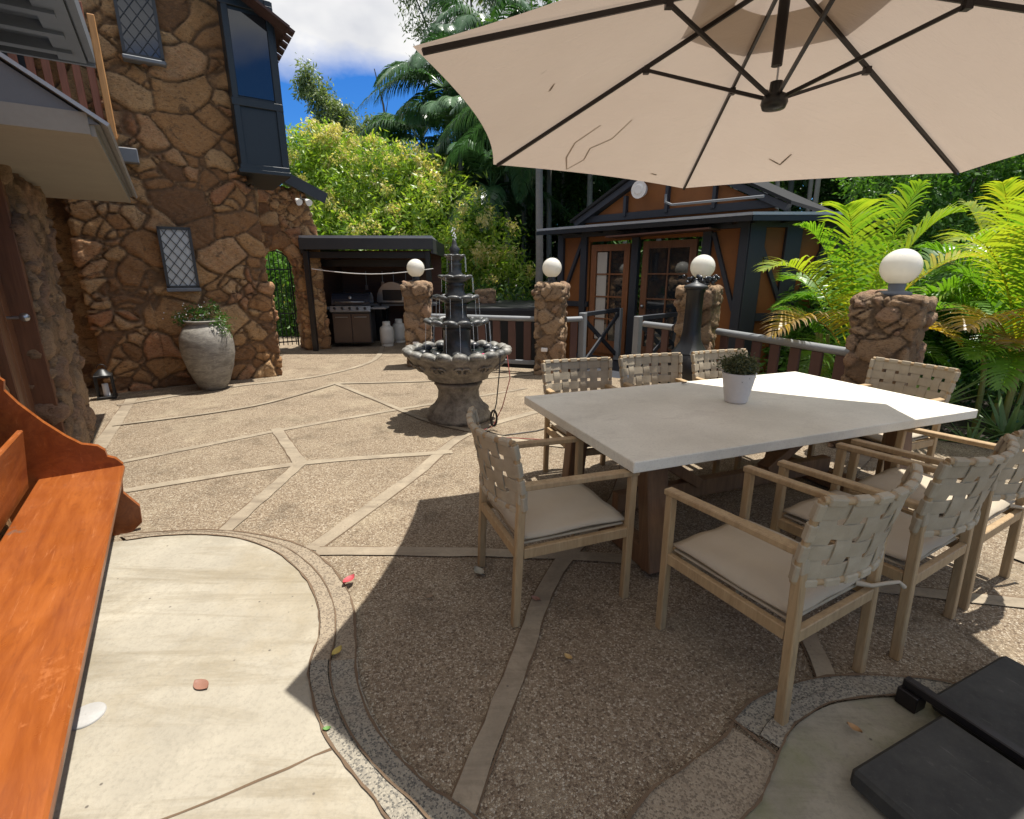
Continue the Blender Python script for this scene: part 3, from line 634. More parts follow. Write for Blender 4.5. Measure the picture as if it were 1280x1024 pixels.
# ---------------------------------------------------------------- barbecue shelter
sh=empty('barbecue_shelter',(-2.95,11.4,0),R(2),'low dark open shelter with sloping charcoal roof beside the stone archway','shelter')
b=MB(); b.box((.02,.2,2.22),(2.6,2.5,.05),Matrix.Rotation(-.04,3,'X')); b.build('roof',M['zinc'],sh)
b=MB(); b.box((.02,-1.06,2.14),(2.62,.05,.22),bev=.006); b.box((-1.27,.2,2.1),(.05,2.4,.28)); b.box((1.31,.2,2.1),(.05,2.4,.28)); b.build('fascia',M['charcoal'],sh)
b=MB(); b.box((0,1.3,1.05),(2.5,.08,2.1)); b.box((-1.22,.5,1.0),(.08,1.6,2.0)); b.build('back_wall',wood('brown_cladding',(.07,.03,.018),(.13,.06,.035),.6,10,(.1,1,1)),sh)
b=MB()
for x in(-1.2,1.22): b.box((x,-.98,1.0),(.10,.10,2.0),bev=.006)
b.box((0,-.9,1.93),(2.4,.12,.12)); b.box((0,-.3,1.78),(2.4,.04,.14)); b.build('post',M['black'],sh)
b=MB(); b.box((0,.85,.86),(2.35,.75,.06),bev=.006); b.build('counter',M['grey'],sh)
b=MB(); b.box((-.6,.9,.41),(.9,.6,.82)); b.build('cupboard',M['black'],sh)
gr=empty('gas_barbecue',(-3.5,11.15,0),R(4),'four burner barbecue with closed dark lid and steel control panel','barbecue')
b=MB(); b.box((0,0,.44),(.82,.5,.70),bev=.008); b.build('cabinet',M['charcoal'],gr)
for x in(-.2,.2):
    dd=MB().box((x,-.262,.42),(.39,.022,.62),bev=.006).build('door',simple('brown_steel_door',(.07,.045,.035),.35,.2,5),gr); MB().tube([(x-.13,-.29,.66),(x+.13,-.29,.66)],.010,8).build('handle',M['steel'],dd)
b=MB(); b.box((0,-.29,.83),(.86,.05,.13),Matrix.Rotation(-.35,3,'X'),bev=.008); cp=b.build('control_panel',M['steel'],gr)
for k in range(5): MB().tube([(-.32+k*.16,-.31,.84),(-.32+k*.16,-.355,.855)],.028,12).build('knob',M['black'],cp)
b=MB(); n=10; pts=[(-.24,.92)]+[(-.24+.0+.24*(1-math.cos(q)),.97+.20*math.sin(q)) for q in np.linspace(0,math.pi,n)]+[(.24,.92)]
b.prism(pts,-.40,.40,'x'); lid=b.build('lid',simple('lid_enamel',(.02,.025,.04),.25,.1,5),gr)
b=MB(); b.tube([(-.3,-.26,.98),(-.3,-.30,.98),(.3,-.30,.98),(.3,-.26,.98)],.012,8); b.build('handle',M['steel'],lid); MB().lathe([(.035,0),(.03,.012),(.001,.014)],14).build('thermometer',M['steel'],lid,(0,-.235,1.07)).rotation_euler=(R(70),0,0)
for x in(-.58,.58): MB().box((x,0,.84),(.32,.45,.04),bev=.006).build('side_shelf',M['rail'],gr)
def bottle(x,y,lab):
    e=empty('gas_bottle',(x,y,0),0,lab,'gas bottle','white gas bottles in the shelter')
    MB().lathe([(.001,.04),(.12,.04),(.15,.08),(.155,.16),(.155,.34),(.14,.41),(.09,.45),(.03,.465),(.001,.467)],24).build('tank',M['plastic'],e)
    MB().lathe([(.13,0),(.13,.06)],20).build('foot_ring',M['plastic'],e); MB().lathe([(.085,.43),(.085,.54),(.078,.54),(.078,.43)],20).build('collar',M['plastic'],e)
    v=MB(); v.tube([(0,0,.46),(0,0,.51)],.02,8); v.tube([(-.05,0,.50),(.05,0,.50)],.012,6); v.build('valve',M['steel'],e)
bottle(-2.80,11.15,'white gas bottle on the ground right beside the barbecue'); bottle(-2.66,11.75,'white gas bottle farther right below the oven')
ov=empty('pizza_oven',(-2.78,12.15,0),0,'grey domed outdoor oven on dark stand right of the barbecue','oven')
b=MB(); pts=[(-.36,.92)]+[(-.36*math.cos(q),1.0+.38*math.sin(q)) for q in np.linspace(0,math.pi,12)]+[(.36,.92)]; b.prism(pts,-.35,.3,'y'); b.build('oven_body',M['steel'],ov)
b=MB(); b.box((0,-.36,1.08),(.44,.03,.24),bev=.01); b.build('oven_door',M['black'],ov); b=MB(); 
for x in(-.3,.3):
    for y in(-.28,.25): b.box((x,y,.46),(.05,.05,.92))
b.box((0,0,.9),(.72,.66,.04)); b.build('stand',M['black'],ov)
for k,(x,ln_) in enumerate(((-.62,.34),(-.22,.26),(.05,.42),(.35,.3))):
    b=MB(); b.tube([(0,0,0),(0,0,-ln_)],.007,6); b.box((0,0,-ln_-.05),(.07,.008,.12),bev=.003); o=b.build('hanging_utensil',M['steel'],None,(-2.95+x,12.55,1.62))
    tag(o,['steel spatula hanging at far left of the shelter back wall','short steel utensil hanging above the barbecue lid','longest steel utensil hanging in the shelter','steel utensil hanging left of the domed oven'][k],'utensil','utensils hanging in the shelter')
b=MB(); b.tube([(-4.0+i*.25,10.3-i*.05,1.66-.10*math.sin(math.pi*i/10)) for i in range(11)],.009,6); tag(b.build('slack_cable',M['white']),'pale cable slung slackly across the front of the shelter','cable')

# ---------------------------------------------------------------- pillars and globe lamps
pill=[((-1.63,8.72),.45,1.42,'stone pillar with globe lamp in front of the barbecue shelter'),((.62,8.0),.46,1.42,'stone pillar with globe lamp at left side of the hut entrance'),
      ((2.42,6.55),.46,1.42,'stone pillar with globe lamp behind the black chiminea'),((3.33,4.42),.50,1.40,'widest stone pillar with globe lamp among the golden palms')]
for i,((x,y),wd,hh,lab) in enumerate(pill):
    e=empty('lamp_pillar',(x,y,0),[.1,-.3,-.6,-.85][i],lab,'pillar','stone pillars with globe lamps along the railing')
    b=MB(); b.box((0,0,hh/2),(wd-.06,wd-.06,hh)); b.box((0,0,hh-.12),(wd,wd,.2)); st=stonify(b,'pillar_body',M['stone2'],e,.016 if i==3 else .022,(.25,.25,.23),.05,20+i)
    b=MB(); b.lathe([(.001,hh+.0),(.12,hh+.0),(.115,hh+.035),(.06,hh+.045),(.065,hh+.10),(.05,hh+.12)],20); b.build('lamp_holder',M['grey'] if i==3 else M['black'],e)
    MB().ball((0,0,hh+.10+.142),.150,32,20).build('lamp_globe',M['globe'],e)
    if i<3: MB().box((-.04,-wd/2-.02,.42),(.1,.05,.06),bev=.008).build('wall_plate',M['pot'],e)  # small pale plate on the pillar face
b=MB(); r_=random.Random(5)
for k in range(70):
    q=k/70*2*math.pi; b.ball((2.42+.16*math.cos(q)+r_.gauss(0,.025),6.5+.16*math.sin(q),1.47+r_.random()*.08),.016+.01*r_.random(),6,4)
tag(b.build('bead_garland',simple('dark_beads',(.03,.035,.045),.2,.5,30)),'dark shiny garland wrapped round the lamp base above the chiminea','garland')
e=empty('low_pillar',(-.6,11.5,-.4),0,'short stone pillar with no lamp seen behind the fountain','pillar'); b=MB(); b.box((0,0,.8),(.42,.42,1.6)); stonify(b,'pillar_body',M['stone2'],e,.03,(.27,.27,.27),.05,33)
def railing(p0,p1,lab,z=.87,n=None):
    p0=Vector((*p0,0));p1=Vector((*p1,0)); L_=(p1-p0).length; e=empty('railing',p0,math.atan2((p1-p0).y,(p1-p0).x),lab,'railing','grey railings between the stone pillars')
    b=MB(); b.tube([(0,0,z),(L_,0,z)],.042,12); b.build('top_rail',M['rail'],e)
    MB().box((L_/2,0,.16),(L_,.045,.07),bev=.006).build('bottom_rail',M['rail'],e)
    n=n or int(L_/.24)
    for k in range(n): MB().box(((k+.5)*L_/n,.0,.48),(.125,.03,.70),bev=.004).build('picket',M['picket'],e)
railing((-1.40,8.65),(.38,8.07),'grey topped railing with brown pickets behind the fountain')
railing((.86,7.98),(1.12,8.1),'short grey railing between left entrance pillar and gate post')
railing((1.93,7.3),(2.2,6.8),'short grey railing left of the pillar behind the chiminea')
railing((2.62,6.35),(3.2,4.58),'grey topped railing with brown pickets behind the potted table plant')
# bridge side rails
def xrail(p0,p1,lab):
    p0=Vector((*p0,0));p1=Vector((*p1,0)); L_=(p1-p0).length; e=empty('bridge_rail',p0,math.atan2((p1-p0).y,(p1-p0).x),lab,'railing','cross braced rails at the hut entrance')
    for x in(0,L_): MB().box((x,0,.48),(.10,.10,.96),bev=.006).build('post',M['rail'],e)
    MB().box((L_/2,0,.93),(L_-.1,.06,.07),bev=.006).build('top_rail',M['timber'],e)
    b=MB(); b.beam((.05,-.012,.12),(L_-.05,-.012,.86),.03,.07); b.beam((.05,.02,.86),(L_-.05,.02,.12),.03,.07); b.build('cross_brace',M['timber'],e)
xrail((1.16,8.2),(1.98,9.3),'dark cross braced rail left of the hut door'); xrail((1.9,7.55),(2.85,8.4),'dark cross braced rail right of the hut door')
tag(MB().prism([(1.1,8.05),(1.95,7.45),(3.7,8.0),(1.3,10.4)],-.1,-.02).build('hut_deck',M['timber']),kind='structure')

# ---------------------------------------------------------------- hut
hut=empty('timber_hut',(0,0,0),0,'half timbered hut with mustard panels, dark beams and wide metal eaves','hut')
A=Vector((.95,10.6,0));B=Vector((3.6,7.95,0));C=Vector((4.95,7.95,0));D=Vector((7.2,10.6,0))
def seg(a,b): 
    d=(b-a); L_=d.length; d.normalize(); n=Vector((d.y,-d.x,0)); return a,d,L_,n
sheet=MB();pan=MB();
def wallP(a,d,n,s,z,o=0): p=a+d*s+n*o; return Vector((p.x,p.y,z))
def wbox(mb,sg,s0,s1,z0,z1,o,th,bev=0): a,d,L_,n=sg; mb.beam(wallP(a,d,n,s0,(z0+z1)/2,o),wallP(a,d,n,s1,(z0+z1)/2,o),th,z1-z0,(0,0,1),bev)
S1=seg(A,B);S2=seg(B,C);S3=seg(C,D)
dL=S1[2]
ds0,ds1=.489*dL,.803*dL; ws0,ws1=.20*dL,.455*dL
w_=MB()
wbox(w_,S1,0,ws0,-.6,2.45,-.08,.06); wbox(w_,S1,ds1,dL,-.6,2.45,-.08,.06); wbox(w_,S1,ws0,ds0,-.6,.12,-.08,.06); wbox(w_,S1,ws0,ds1,2.16,2.45,-.08,.06); wbox(w_,S1,ws1,ds0,.12,2.16,-.08,.06)
wbox(w_,S2,0.02,S2[2],-.6,2.45,-.08,.06); wbox(w_,S3,0.02,S3[2],-.6,2.45,-.08,.06)
w_.build('wall',M['panel'],hut)
tb=MB()
for s in(.06,.17*dL,.475*dL,.825*dL,dL-.07): wbox(tb,S1,s-.07,s+.07,-.3,2.45,-.03,.10,.006)
wbox(tb,S1,0,dL,2.25,2.47,-.028,.11); wbox(tb,S1,0,ws0,.93,1.03,-.035,.07)
a,d,_,n=S1; tb.beam(wallP(a,d,n,.10,1.05,-.035),wallP(a,d,n,.16*dL,2.2,-.035),.06,.10,n); tb.beam(wallP(a,d,n,.85*dL,2.2,-.035),wallP(a,d,n,dL-.12,1.0,-.035),.06,.10,n)
for S in(S2,S3):
    a,d,l_,n=S
    for s in(.12,l_*.5,l_-.12): wbox(tb,S,s-.12,s+.12,-.3,2.45,-.03,.10,.006)  # dark posts widened to stand in for shade on the right walls
    wbox(tb,S,0,l_,2.25,2.47,-.029,.11); wbox(tb,S,0,l_,.85,.97,-.034,.07)
    tb.beam(wallP(a,d,n,.1,2.2,-.036),wallP(a,d,n,l_*.5,.97,-.036),.06,.11,n); tb.beam(wallP(a,d,n,l_*.5+.1,.97,-.036),wallP(a,d,n,l_-.1,2.2,-.036),.06,.11,n)
tb.build('timber_frame',M['timber'],hut)
def glazed(s0,s1,z0,z1,nm,frame,cols,rows,lab=None):
    a,d,_,n=S1; f=MB()
    f.beam(wallP(a,d,n,s0+.06,z0,-.06),wallP(a,d,n,s0+.06,z1,-.06),.12,.06,n); f.beam(wallP(a,d,n,s1-.06,z0,-.06),wallP(a,d,n,s1-.06,z1,-.06),.12,.06,n)
    wbox(f,S1,s0+.12,s1-.12,z1-.12,z1,-.06,.06); wbox(f,S1,s0+.12,s1-.12,z0,z0+.25,-.06,.06)
    x0,x1,y0,y1=s0+.12,s1-.12,z0+.25,z1-.12
    for k in range(1,cols): s=x0+(x1-x0)*k/cols; wbox(f,S1,s-.012,s+.012,y0,y1,-.055,.03)
    for k in range(1,rows): z=y0+(y1-y0)*k/rows; wbox(f,S1,x0,x1,z-.012,z+.012,-.054,.03)
    o=f.build(nm,frame,hut); g_=MB(); wbox(g_,S1,x0,x1,y0,y1,-.07,.008); g_.build('pane',M['glass'],o)
    if lab: o['label']=lab
    return o
glazed(ws0+.05,ws1-.05,.05,2.10,'window',wood('amber_frame',(.17,.06,.02),(.26,.10,.035),.5,12,(1,1,.1)),2,4,'tall multi pane window with amber timber frame')
cu=MB(); wbox(cu,S1,ws0+.18,ws0+.40,.32,1.96,-.062,.006); cu.build('curtain',M['curtain'],hut)
dr=glazed(ds0+.09,ds1-.09,.02,2.12,'door',M['doorwood'],2,4,'dark red framed glazed door')
k_=MB(); p=wallP(S1[0],S1[1],S1[3],ds0+.16,1.0,-.0); k_.ball(p,.03); k_.build('handle',M['steel'],dr)
aw=MB(); aw.beam(wallP(S1[0],S1[1],S1[3],.38*dL,2.20,.22),wallP(S1[0],S1[1],S1[3],.88*dL,2.24,.22),.42,.025); aw.build('door_canopy',M['rust'],hut)
# eaves + roof
def off(p,n,o,z): q=p+n*o; return (q.x,q.y,z)
n1,n2,n3=S1[3],S2[3],S3[3]
E=[A+n1*.34-S1[1]*.30, B+(n1+n2).normalized()*.40, C+(n2+n3).normalized()*.40, D+n3*.34]
cen=Vector((4.4,11.6,0)); In=[p.lerp(cen,.33) for p in E]
ev=MB()
for k in range(3):
    z0,z1=2.43,2.40
    a,b,c,d_=E[k],E[k+1],In[k+1],In[k]
    vs=[(a.x,a.y,z0),(b.x,b.y,z0),(c.x,c.y,z1),(d_.x,d_.y,z1),(a.x,a.y,z0-.04),(b.x,b.y,z0-.04),(c.x,c.y,z1-.04),(d_.x,d_.y,z1-.04)]
    ev.add(vs,[(0,1,2,3),(4,7,6,5),(0,4,5,1),(1,5,6,2),(2,6,7,3),(3,7,4,0)])
ev.build('eaves',M['zinc'],hut)
fa=MB()
for k in range(3): a,b=E[k],E[k+1]; fa.beam((a.x,a.y,2.345),(b.x,b.y,2.345),.03,.07); 
for k in range(3):
    for t_ in np.linspace(.05,.95,8 if k!=1 else 4): 
        p=E[k].lerp(E[k+1],t_); q=p.lerp(In[k].lerp(In[k+1],t_),.4); fa.beam((p.x,p.y,2.345),(q.x,q.y,2.33),.05,.06)
fa.build('fascia',M['black'],hut)
# gable
gA=A+S1[1]*.35-n1*.35; gB=B+S1[1]*.25-n1*.35; gm=gA.lerp(gB,.5); 
gd=S1[1]
def gp(t_,z,o=0): p=gA.lerp(gB,t_)+n1*o; return Vector((p.x,p.y,z))
g_=MB(); g_.add([gp(0,2.5),gp(1,2.5),gp(.5,3.45)]+[gp(0,2.5,-.05),gp(1,2.5,-.05),gp(.5,3.45,-.05)],[(0,1,2),(3,5,4),(0,3,4,1),(1,4,5,2),(2,5,3,0)]); g_.build('gable',M['panel'],hut)
g_=MB(); g_.beam(gp(-.04,2.52,.05),gp(.5,3.5,.05),.10,.17,n1); g_.beam(gp(.5,3.5,.05),gp(1.04,2.52,.05),.10,.17,n1); g_.beam(gp(0,2.60,.03),gp(1,2.60,.03),.06,.12)
for t_,h in((.27,2.95),(.5,3.4),(.73,2.95)): g_.beam(gp(t_,2.6,.028),gp(t_,h,.028),.055,.13,n1)
g_.build('gable_frame',M['timber'],hut)
g_=MB()
for (a,b) in((gp(-.06,2.55,.18),gp(.5,3.6,.18)),(gp(.5,3.6,.18),gp(1.06,2.55,.18))):
    c=b-n1*3.5; d_=a-n1*3.5; u=Vector((0,0,.05)); g_.add([a,b,c,d_,a+u,b+u,c+u,d_+u],[(0,3,2,1),(4,5,6,7),(0,1,5,4),(1,2,6,5),(2,3,7,6),(3,0,4,7)])
g_.build('roof',simple('dark_roofing',(.014,.014,.015),1.0,.4,5),hut)
p=gp(.375,3.0,.16); sp_=MB(); sp_.tube([p,p+n1*.10],[.12,.15],20); sp_.tube([p+n1*.10,p+n1*.12],[.10,.07],20); sp_.tube([p-n1*.12,p],[.04,.04],8); tag(sp_.build('round_light',M['pot'],hut),'round white light on the gable')
g_=MB(); a_=gp(.55,2.72,.45); b_=gp(.98,2.66,.45); g_.tube([a_+Vector((0,0,.12)),a_,a_+(b_-a_)*.08+Vector((0,0,-.05)),b_],.02,8); g_.build('drain_pipe',M['grey'],hut)
# dark lower roof behind the railing
e=empty('lower_roof',(.0,10.6,0),0,'flat dark metal roof of a lower building beyond the railing','roof'); MB().box((0,.6,.90),(1.9,2.2,.05),Matrix.Rotation(.02,3,'X')).build('roof_sheet',M['charcoal'],e); MB().box((0,-.5,.80),(1.9,.05,.12)).build('fascia',M['black'],e); MB().box((0,.6,.0),(1.7,1.9,1.7)).build('wall',M['black'],e)

# ---------------------------------------------------------------- fountain
fo=empty('tiered_fountain',(-.60,5.43,0),0,'five tiered cast stone fountain with wide scalloped basin in mid patio','fountain')
pf=[(.001,0),(.36,0),(.36,.05),(.33,.09),(.34,.12),(.28,.17),(.235,.24),(.225,.33),(.25,.39),(.27,.41),(.26,.43),(.20,.45)]
b=MB().lathe(pf,48); b.build('pedestal',M['fgrey'],fo)
pf=[(.20,.44),(.30,.46),(.335,.47),(.34,.50),(.36,.52),(.45,.60),(.52,.68),(.555,.73),(.56,.76),(.52,.77),(.48,.74),(.2,.70),(.001,.69)]
b=MB().lathe(pf,64)
for k in range(12):  # scroll relief
    q0=k*math.pi/6
    for sg in(0,1):
        pts=[]
        for t_ in np.linspace(0,1,14):
            sp_=t_*2.2*math.pi; rd=.055*(1-t_*.8); qq=q0+.13+sg*.13*2*.5+(rd*math.cos(sp_)*(1 if sg else -1))/.47; zz=.615+rd*math.sin(sp_)*.9; r0=.465+(zz-.6)*.87+.008; pts.append((r0*math.cos(qq),r0*math.sin(qq),zz))
        b.tube(pts,.010,5)
b.build('basin',M['fgrey'],fo)
def lobes(n,R_,z,s,m,name='scalloped_rim'):
    pr_=[(R_*.80,z-s*1.1),(R_*.93,z-s*.95),(R_+s*.75,z-s*.45),(R_+s*1.05,z+s*.15),(R_+s*.75,z+s*.62),(R_+s*.1,z+s*.85),(R_-s*.6,z+s*.7),(R_-s*1.0,z+s*.2),(R_-s*1.0,z-s*.2)]
    am=[.02,.08,.5,.7,.55,.35,.25,.1,0]
    def md(g,i,zz): k=abs(math.sin(n*g/2))**.55; return 1-(1-k)*am[i]*s*1.3/R_
    b=MB(); vs=[];fs=[];sg=n*10
    for i,(r,zz) in enumerate(pr_):
        for k in range(sg):
            g=2*math.pi*k/sg; kk=abs(math.sin(n*g/2))**.55; rr=r*md(g,i,zz); dz=-(1-kk)*s*(.75 if 3<=i<=6 else .15); vs.append((rr*math.cos(g),rr*math.sin(g),zz+dz))
    for i in range(len(pr_)-1):
        for k in range(sg): k2=(k+1)%sg; fs.append((i*sg+k,i*sg+k2,(i+1)*sg+k2,(i+1)*sg+k))
    return b.add(vs,fs,True)
lobes(20,.545,.77,.058,M['flobe']).build('scalloped_rim',M['flobe'],fo)
st_=MB(); r_=random.Random(4)
for k in range(12): q=2*math.pi*k/12+.1; st_.ball((.40*math.cos(q),.40*math.sin(q),.775),(.07,.055,.04),10,7,Matrix.Rotation(q,3,'Z'))
tag(st_.build('pebbles',M['fdark'],fo),None,None,None,'stuff')
MB().lathe([(.001,.74),(.49,.74)],32).build('water',mat('fountain_water',lambda g:g.bsdf((.03,.04,.04),.05,g.noise(14,3),.4,.01,spec=.8)),fo)
tiers=[(1.09,.32,16,.045),(1.345,.225,13,.034),(1.555,.165,11,.026),(1.765,.10,9,.018)]
zprev=.70
for (z,R_,n,s) in tiers:
    col=R_*.36+.03
    b=MB().lathe([(col*1.35,zprev),(col*1.35,zprev+.04),(col*1.05,zprev+.06),(col,z-.10),(col*1.15,z-.08),(R_*.45,z-.07),(R_*.85,z-.03),(R_,z),(R_*.93,z+.01),(R_*.5,z-.01),(.001,z-.02)],32); b.build('tier_bowl',M['fdark'],fo)
    lobes(max(8,n-3),R_,z,s*.85,M['fdark']).build('scalloped_rim',M['fmid'],fo); zprev=z-.02
MB().lathe([(.06,1.74),(.045,1.80),(.06,1.83),(.03,1.86),(.022,1.90),(.012,1.93),(.001,1.935)],16).build('finial',M['fdark'],fo)
def waterm(g):
    b=g.bsdf((.85,.88,.9),.08,spec=.6); t=g.n('ShaderNodeBsdfTransparent'); m=g.n('ShaderNodeMixShader'); m.inputs[0].default_value=.6; g.l(t.outputs[0],m.inputs[1]); g.l(b.outputs[0],m.inputs[2]); return m
M['wat']=mat('falling_water',waterm)
b=MB(); r_=random.Random(9)
for k in range(14): b.ball((r_.gauss(0,.012),r_.gauss(0,.012),1.93+k*.008),.008,5,4)
for (z,R_,n,s),zb in zip(tiers,(.75,1.11,1.36,1.57)):
    for k in range(n):
        if r_.random()<.5:
            q=2*math.pi*(k+.5)/n; R2=R_+s*.9; b.tube([(R2*math.cos(q),R2*math.sin(q),z-.01),(R2*1.03*math.cos(q),R2*1.03*math.sin(q),(z+zb)/2),(R2*1.04*math.cos(q),R2*1.04*math.sin(q),zb+.03)],.0022,5)
b.build('falling_water',M['wat'],fo)
b=MB(); 
for x,y in((-.38,-.18),(-.28,-.3),(.3,-.25),(.36,-.12),(.1,-.42)): b.ball((x,y,.765),(.03,.03,.012),8,5)
b.build('pink_petals',simple('pink_petal',(.55,.06,.16),.5,.3,20),fo)
b=MB(); c0=Vector((-.08,5.2,.75)); b.tube([(-.12,5.05,.78),(-.13,4.98,.6),(-.16,4.95,.3),(-.22,4.95,.05),(-.28,4.9,.012),(-.1,4.75,.010),(.25,4.9,.010),(.6,5.2,.010)],.006,6)
for k in range(3): b.tube([(-.19+.025*math.cos(q)*(1+k*.25),4.96,.13+.075*math.sin(q)*(1+k*.12)) for q in np.linspace(0,6.28,14)],.005,5,cap=False)
tag(b.build('power_cable',M['black']),'dark cable coiled at the fountain side and trailing on the paving','cable')
b=MB(); b.tube([(-.05,5.1,.77),(-.02,4.98,.55),(-.1,4.97,.25),(-.2,5.0,.03),(-.3,4.92,.012),(-.2,4.7,.012),(.3,4.62,.012)],.005,6); tag(b.build('thin_red_hose',simple('red_hose',(.30,.06,.05),.5,.1,9)),'thin reddish hose hanging from the fountain basin','hose')

# ---------------------------------------------------------------- chiminea
ch=empty('chiminea',(2.16,6.0,0),0,'black cast iron chiminea with capped flue behind the far chairs','chiminea')
MB().lathe([(.001,.20),(.16,.22),(.24,.32),(.27,.45),(.25,.58),(.19,.68),(.15,.72)],28,mod=lambda g,i,z:1+.015*math.cos(g*10)).build('belly',M['black'],ch)
MB().lathe([(.22,.66),(.17,.72),(.125,.80),(.105,.92),(.098,1.15),(.100,1.36),(.115,1.385),(.115,1.41)],24,mod=lambda g,i,z:1+.03*math.cos(g*8)).build('flue',M['black'],ch)
MB().lathe([(.11,1.41),(.135,1.42),(.13,1.445),(.06,1.47),(.025,1.485),(.02,1.50),(.001,1.505)],20).build('cap',M['charcoal'],ch)
for k in range(3): q=k*2.1+.4; MB().beam((.16*math.cos(q),.16*math.sin(q),.28),(.26*math.cos(q),.26*math.sin(q),0),.03,.03).build('leg',M['black'],ch)

# ---------------------------------------------------------------- table and plant
tb_=empty('dining_table',(1.52,3.20,0),R(20.7),'large pale stone topped dining table on brown timber trestles','table')
MB().box((0,0,.732),(2.56,1.34,.056),bev=.004).build('tabletop',M['ttop'],tb_)
for x in(-.98,.98):
    for y in(-1,1): MB().beam((x,y*.50,.03),(x,y*.40,.70),.095,.13,(1,0,0),bev=.006).build('leg',M['tableleg'],tb_)
    MB().box((x,0,.075),(.09,1.02,.13),bev=.006).build('foot_beam',M['tableleg'],tb_); MB().box((x,0,.66),(.08,.9,.08),bev=.004).build('cross_beam',M['tableleg'],tb_)
MB().box((0,0,.20),(1.86,.07,.12),bev=.006).build('stretcher',M['tableleg'],tb_)
for sx in(-1,1): MB().beam((sx*.3,0,.24),(sx*.90,0,.63),.07,.10,(0,1,0),bev=.004).build('diagonal_brace',M['tableleg'],tb_)
pt=empty('potted_plant',(1.50,3.22,.762),0,'small round green plant in plain white pot on the dining table','potted plant')
MB().lathe([(.001,0),(.065,0),(.072,.01),(.105,.195),(.108,.20),(.098,.20),(.09,.17),(.001,.168)],36).build('pot',M['pot'],pt)
crown('foliage',[(0,0,.235,.095,.095,.07),(.03,0,.25,.08,.08,.06),(-.04,.02,.24,.08,.08,.06)],3200,.011,M['herb'],pt,None,5,shell=.35,aspect=.4,cl=7)

# ---------------------------------------------------------------- chairs
def make_chair():
    e=empty('woven_armchair',(0,0,0),0,'x','chair','teak armchairs with woven backs around the table')
    w2=.262; lw=.037; zb,zt=.585,.905
    for sx in(-1,1):
        MB().beam((sx*w2,.285,0),(sx*w2,.29,.69),lw,lw,(0,1,0),bev=.004).build('leg',M['teak'],e)
        MB().beam((sx*w2,-.31,0),(sx*w2,-.28,.70),lw,lw,(0,1,0),bev=.004).build('leg',M['teak'],e)
        MB().beam((sx*w2,-.30,.70),(sx*w2,.315,.685),.048,.026,(0,0,1),bev=.004).build('armrest',M['teak'],e)
    f=MB()
    for sx in(-1,1): f.box((sx*(w2),0,.375),(.028,.545,.05),bev=.003)
    f.box((0,.287,.375),(.484,.028,.05),bev=.003); f.box((0,-.296,.375),(.484,.028,.05),bev=.003); f.build('seat_frame',M['teak'],e)
    MB().box((0,0,.409),(.48,.54,.012),bev=.004).build('seat',M['weave'],e)
    # back surface param: u across -1..1, t 0..1 up
    def S(u,t): 
        bow=-.080*(1-u*u); x=u*(w2+.012+.02*t); y=-.285-.055*max(t,0)**1.3+bow+.01; z=zb+(zt-zb)*t+.012*(u*u)*t; return Vector((x,y,z))
    def Nn(u,t):
        a=(S(u+.01,t)-S(u-.01,t)); b=(S(u,t+.01)-S(u,t-.01)); return a.cross(b).normalized()
    nv,nh=7,4
    wv=MB()
    def strap(path,wdir,hw):
        vs=[]; th=.0022
        for (p,n_,wd) in path:
            for a,b in((-1,1),(1,1),(1,-1),(-1,-1)): vs.append(p+wd*hw*a+n_*th*b)
        fs=[]
        for i in range(len(path)-1):
            for k in range(4): k2=(k+1)%4; fs.append((i*4+k,i*4+k2,(i+1)*4+k2,(i+1)*4+k))
        wv.add(vs,fs)
    am=.0042
    for i in range(nv):
        u=-1+(i+.5)*2/nv
        path=[]
        for t_ in np.linspace(-.03,1.03,26):
            ph=math.cos(math.pi*(t_*nh-.5)+math.pi*i); p=S(u,t_)+Nn(u,t_)*am*ph; path.append((p,Nn(u,t_),(S(u+.01,t_)-S(u-.01,t_)).normalized()))
        # wrap over the rails
        strap(path,None,.030)
        for t_ in(-.0,1.0):
            c=S(u,t_); ax=(S(u+.01,t_)-S(u-.01,t_)).normalized(); upv=(S(u,t_+.01)-S(u,t_-.01)).normalized(); n_=ax.cross(upv)
            m_=Matrix((ax,n_,upv)).transposed(); wv.box(c,(.062,.031,.031),m_,bev=.005)
    for j in range(nh):
        t0=(j+.5)/nh; path=[]
        for u in np.linspace(-1,1,44):
            ph=-math.cos(math.pi*((u+1)/2*nv-.5)+math.pi*j); p=S(u,t0)+Nn(u,t0)*am*ph; path.append((p,Nn(u,t0),(S(u,t0+.01)-S(u,t0-.01)).normalized()))
        strap(path,None,.029)
        for u in(-1,1):
            c=S(u,t0); ax=(S(u,t0+.01)-S(u,t0-.01)).normalized(); hz=(S(u+.01,t0)-S(u-.01,t0)).normalized(); n_=ax.cross(hz); m_=Matrix((hz,n_,ax)).transposed(); wv.box(c,(.031,.031,.069),m_,bev=.005)
    wv.build('woven_back',M['weave'],e)
    f=MB(); f.tube([S(u,0) for u in np.linspace(-1,1,11)],.0135,8); f.tube([S(u,1) for u in np.linspace(-1,1,11)],.0135,8)
    for u in(-1,1): f.tube([S(u,t_) for t_ in np.linspace(0,1,5)],.0135,8)
    f.build('back_frame',M['teak'],e)
    for sx in(-1,1): MB().box((sx*w2,-.282,.655),(.044,.044,.06),bev=.004).build('corner_wrap',M['weave'],e)
    return e
proto=make_chair()
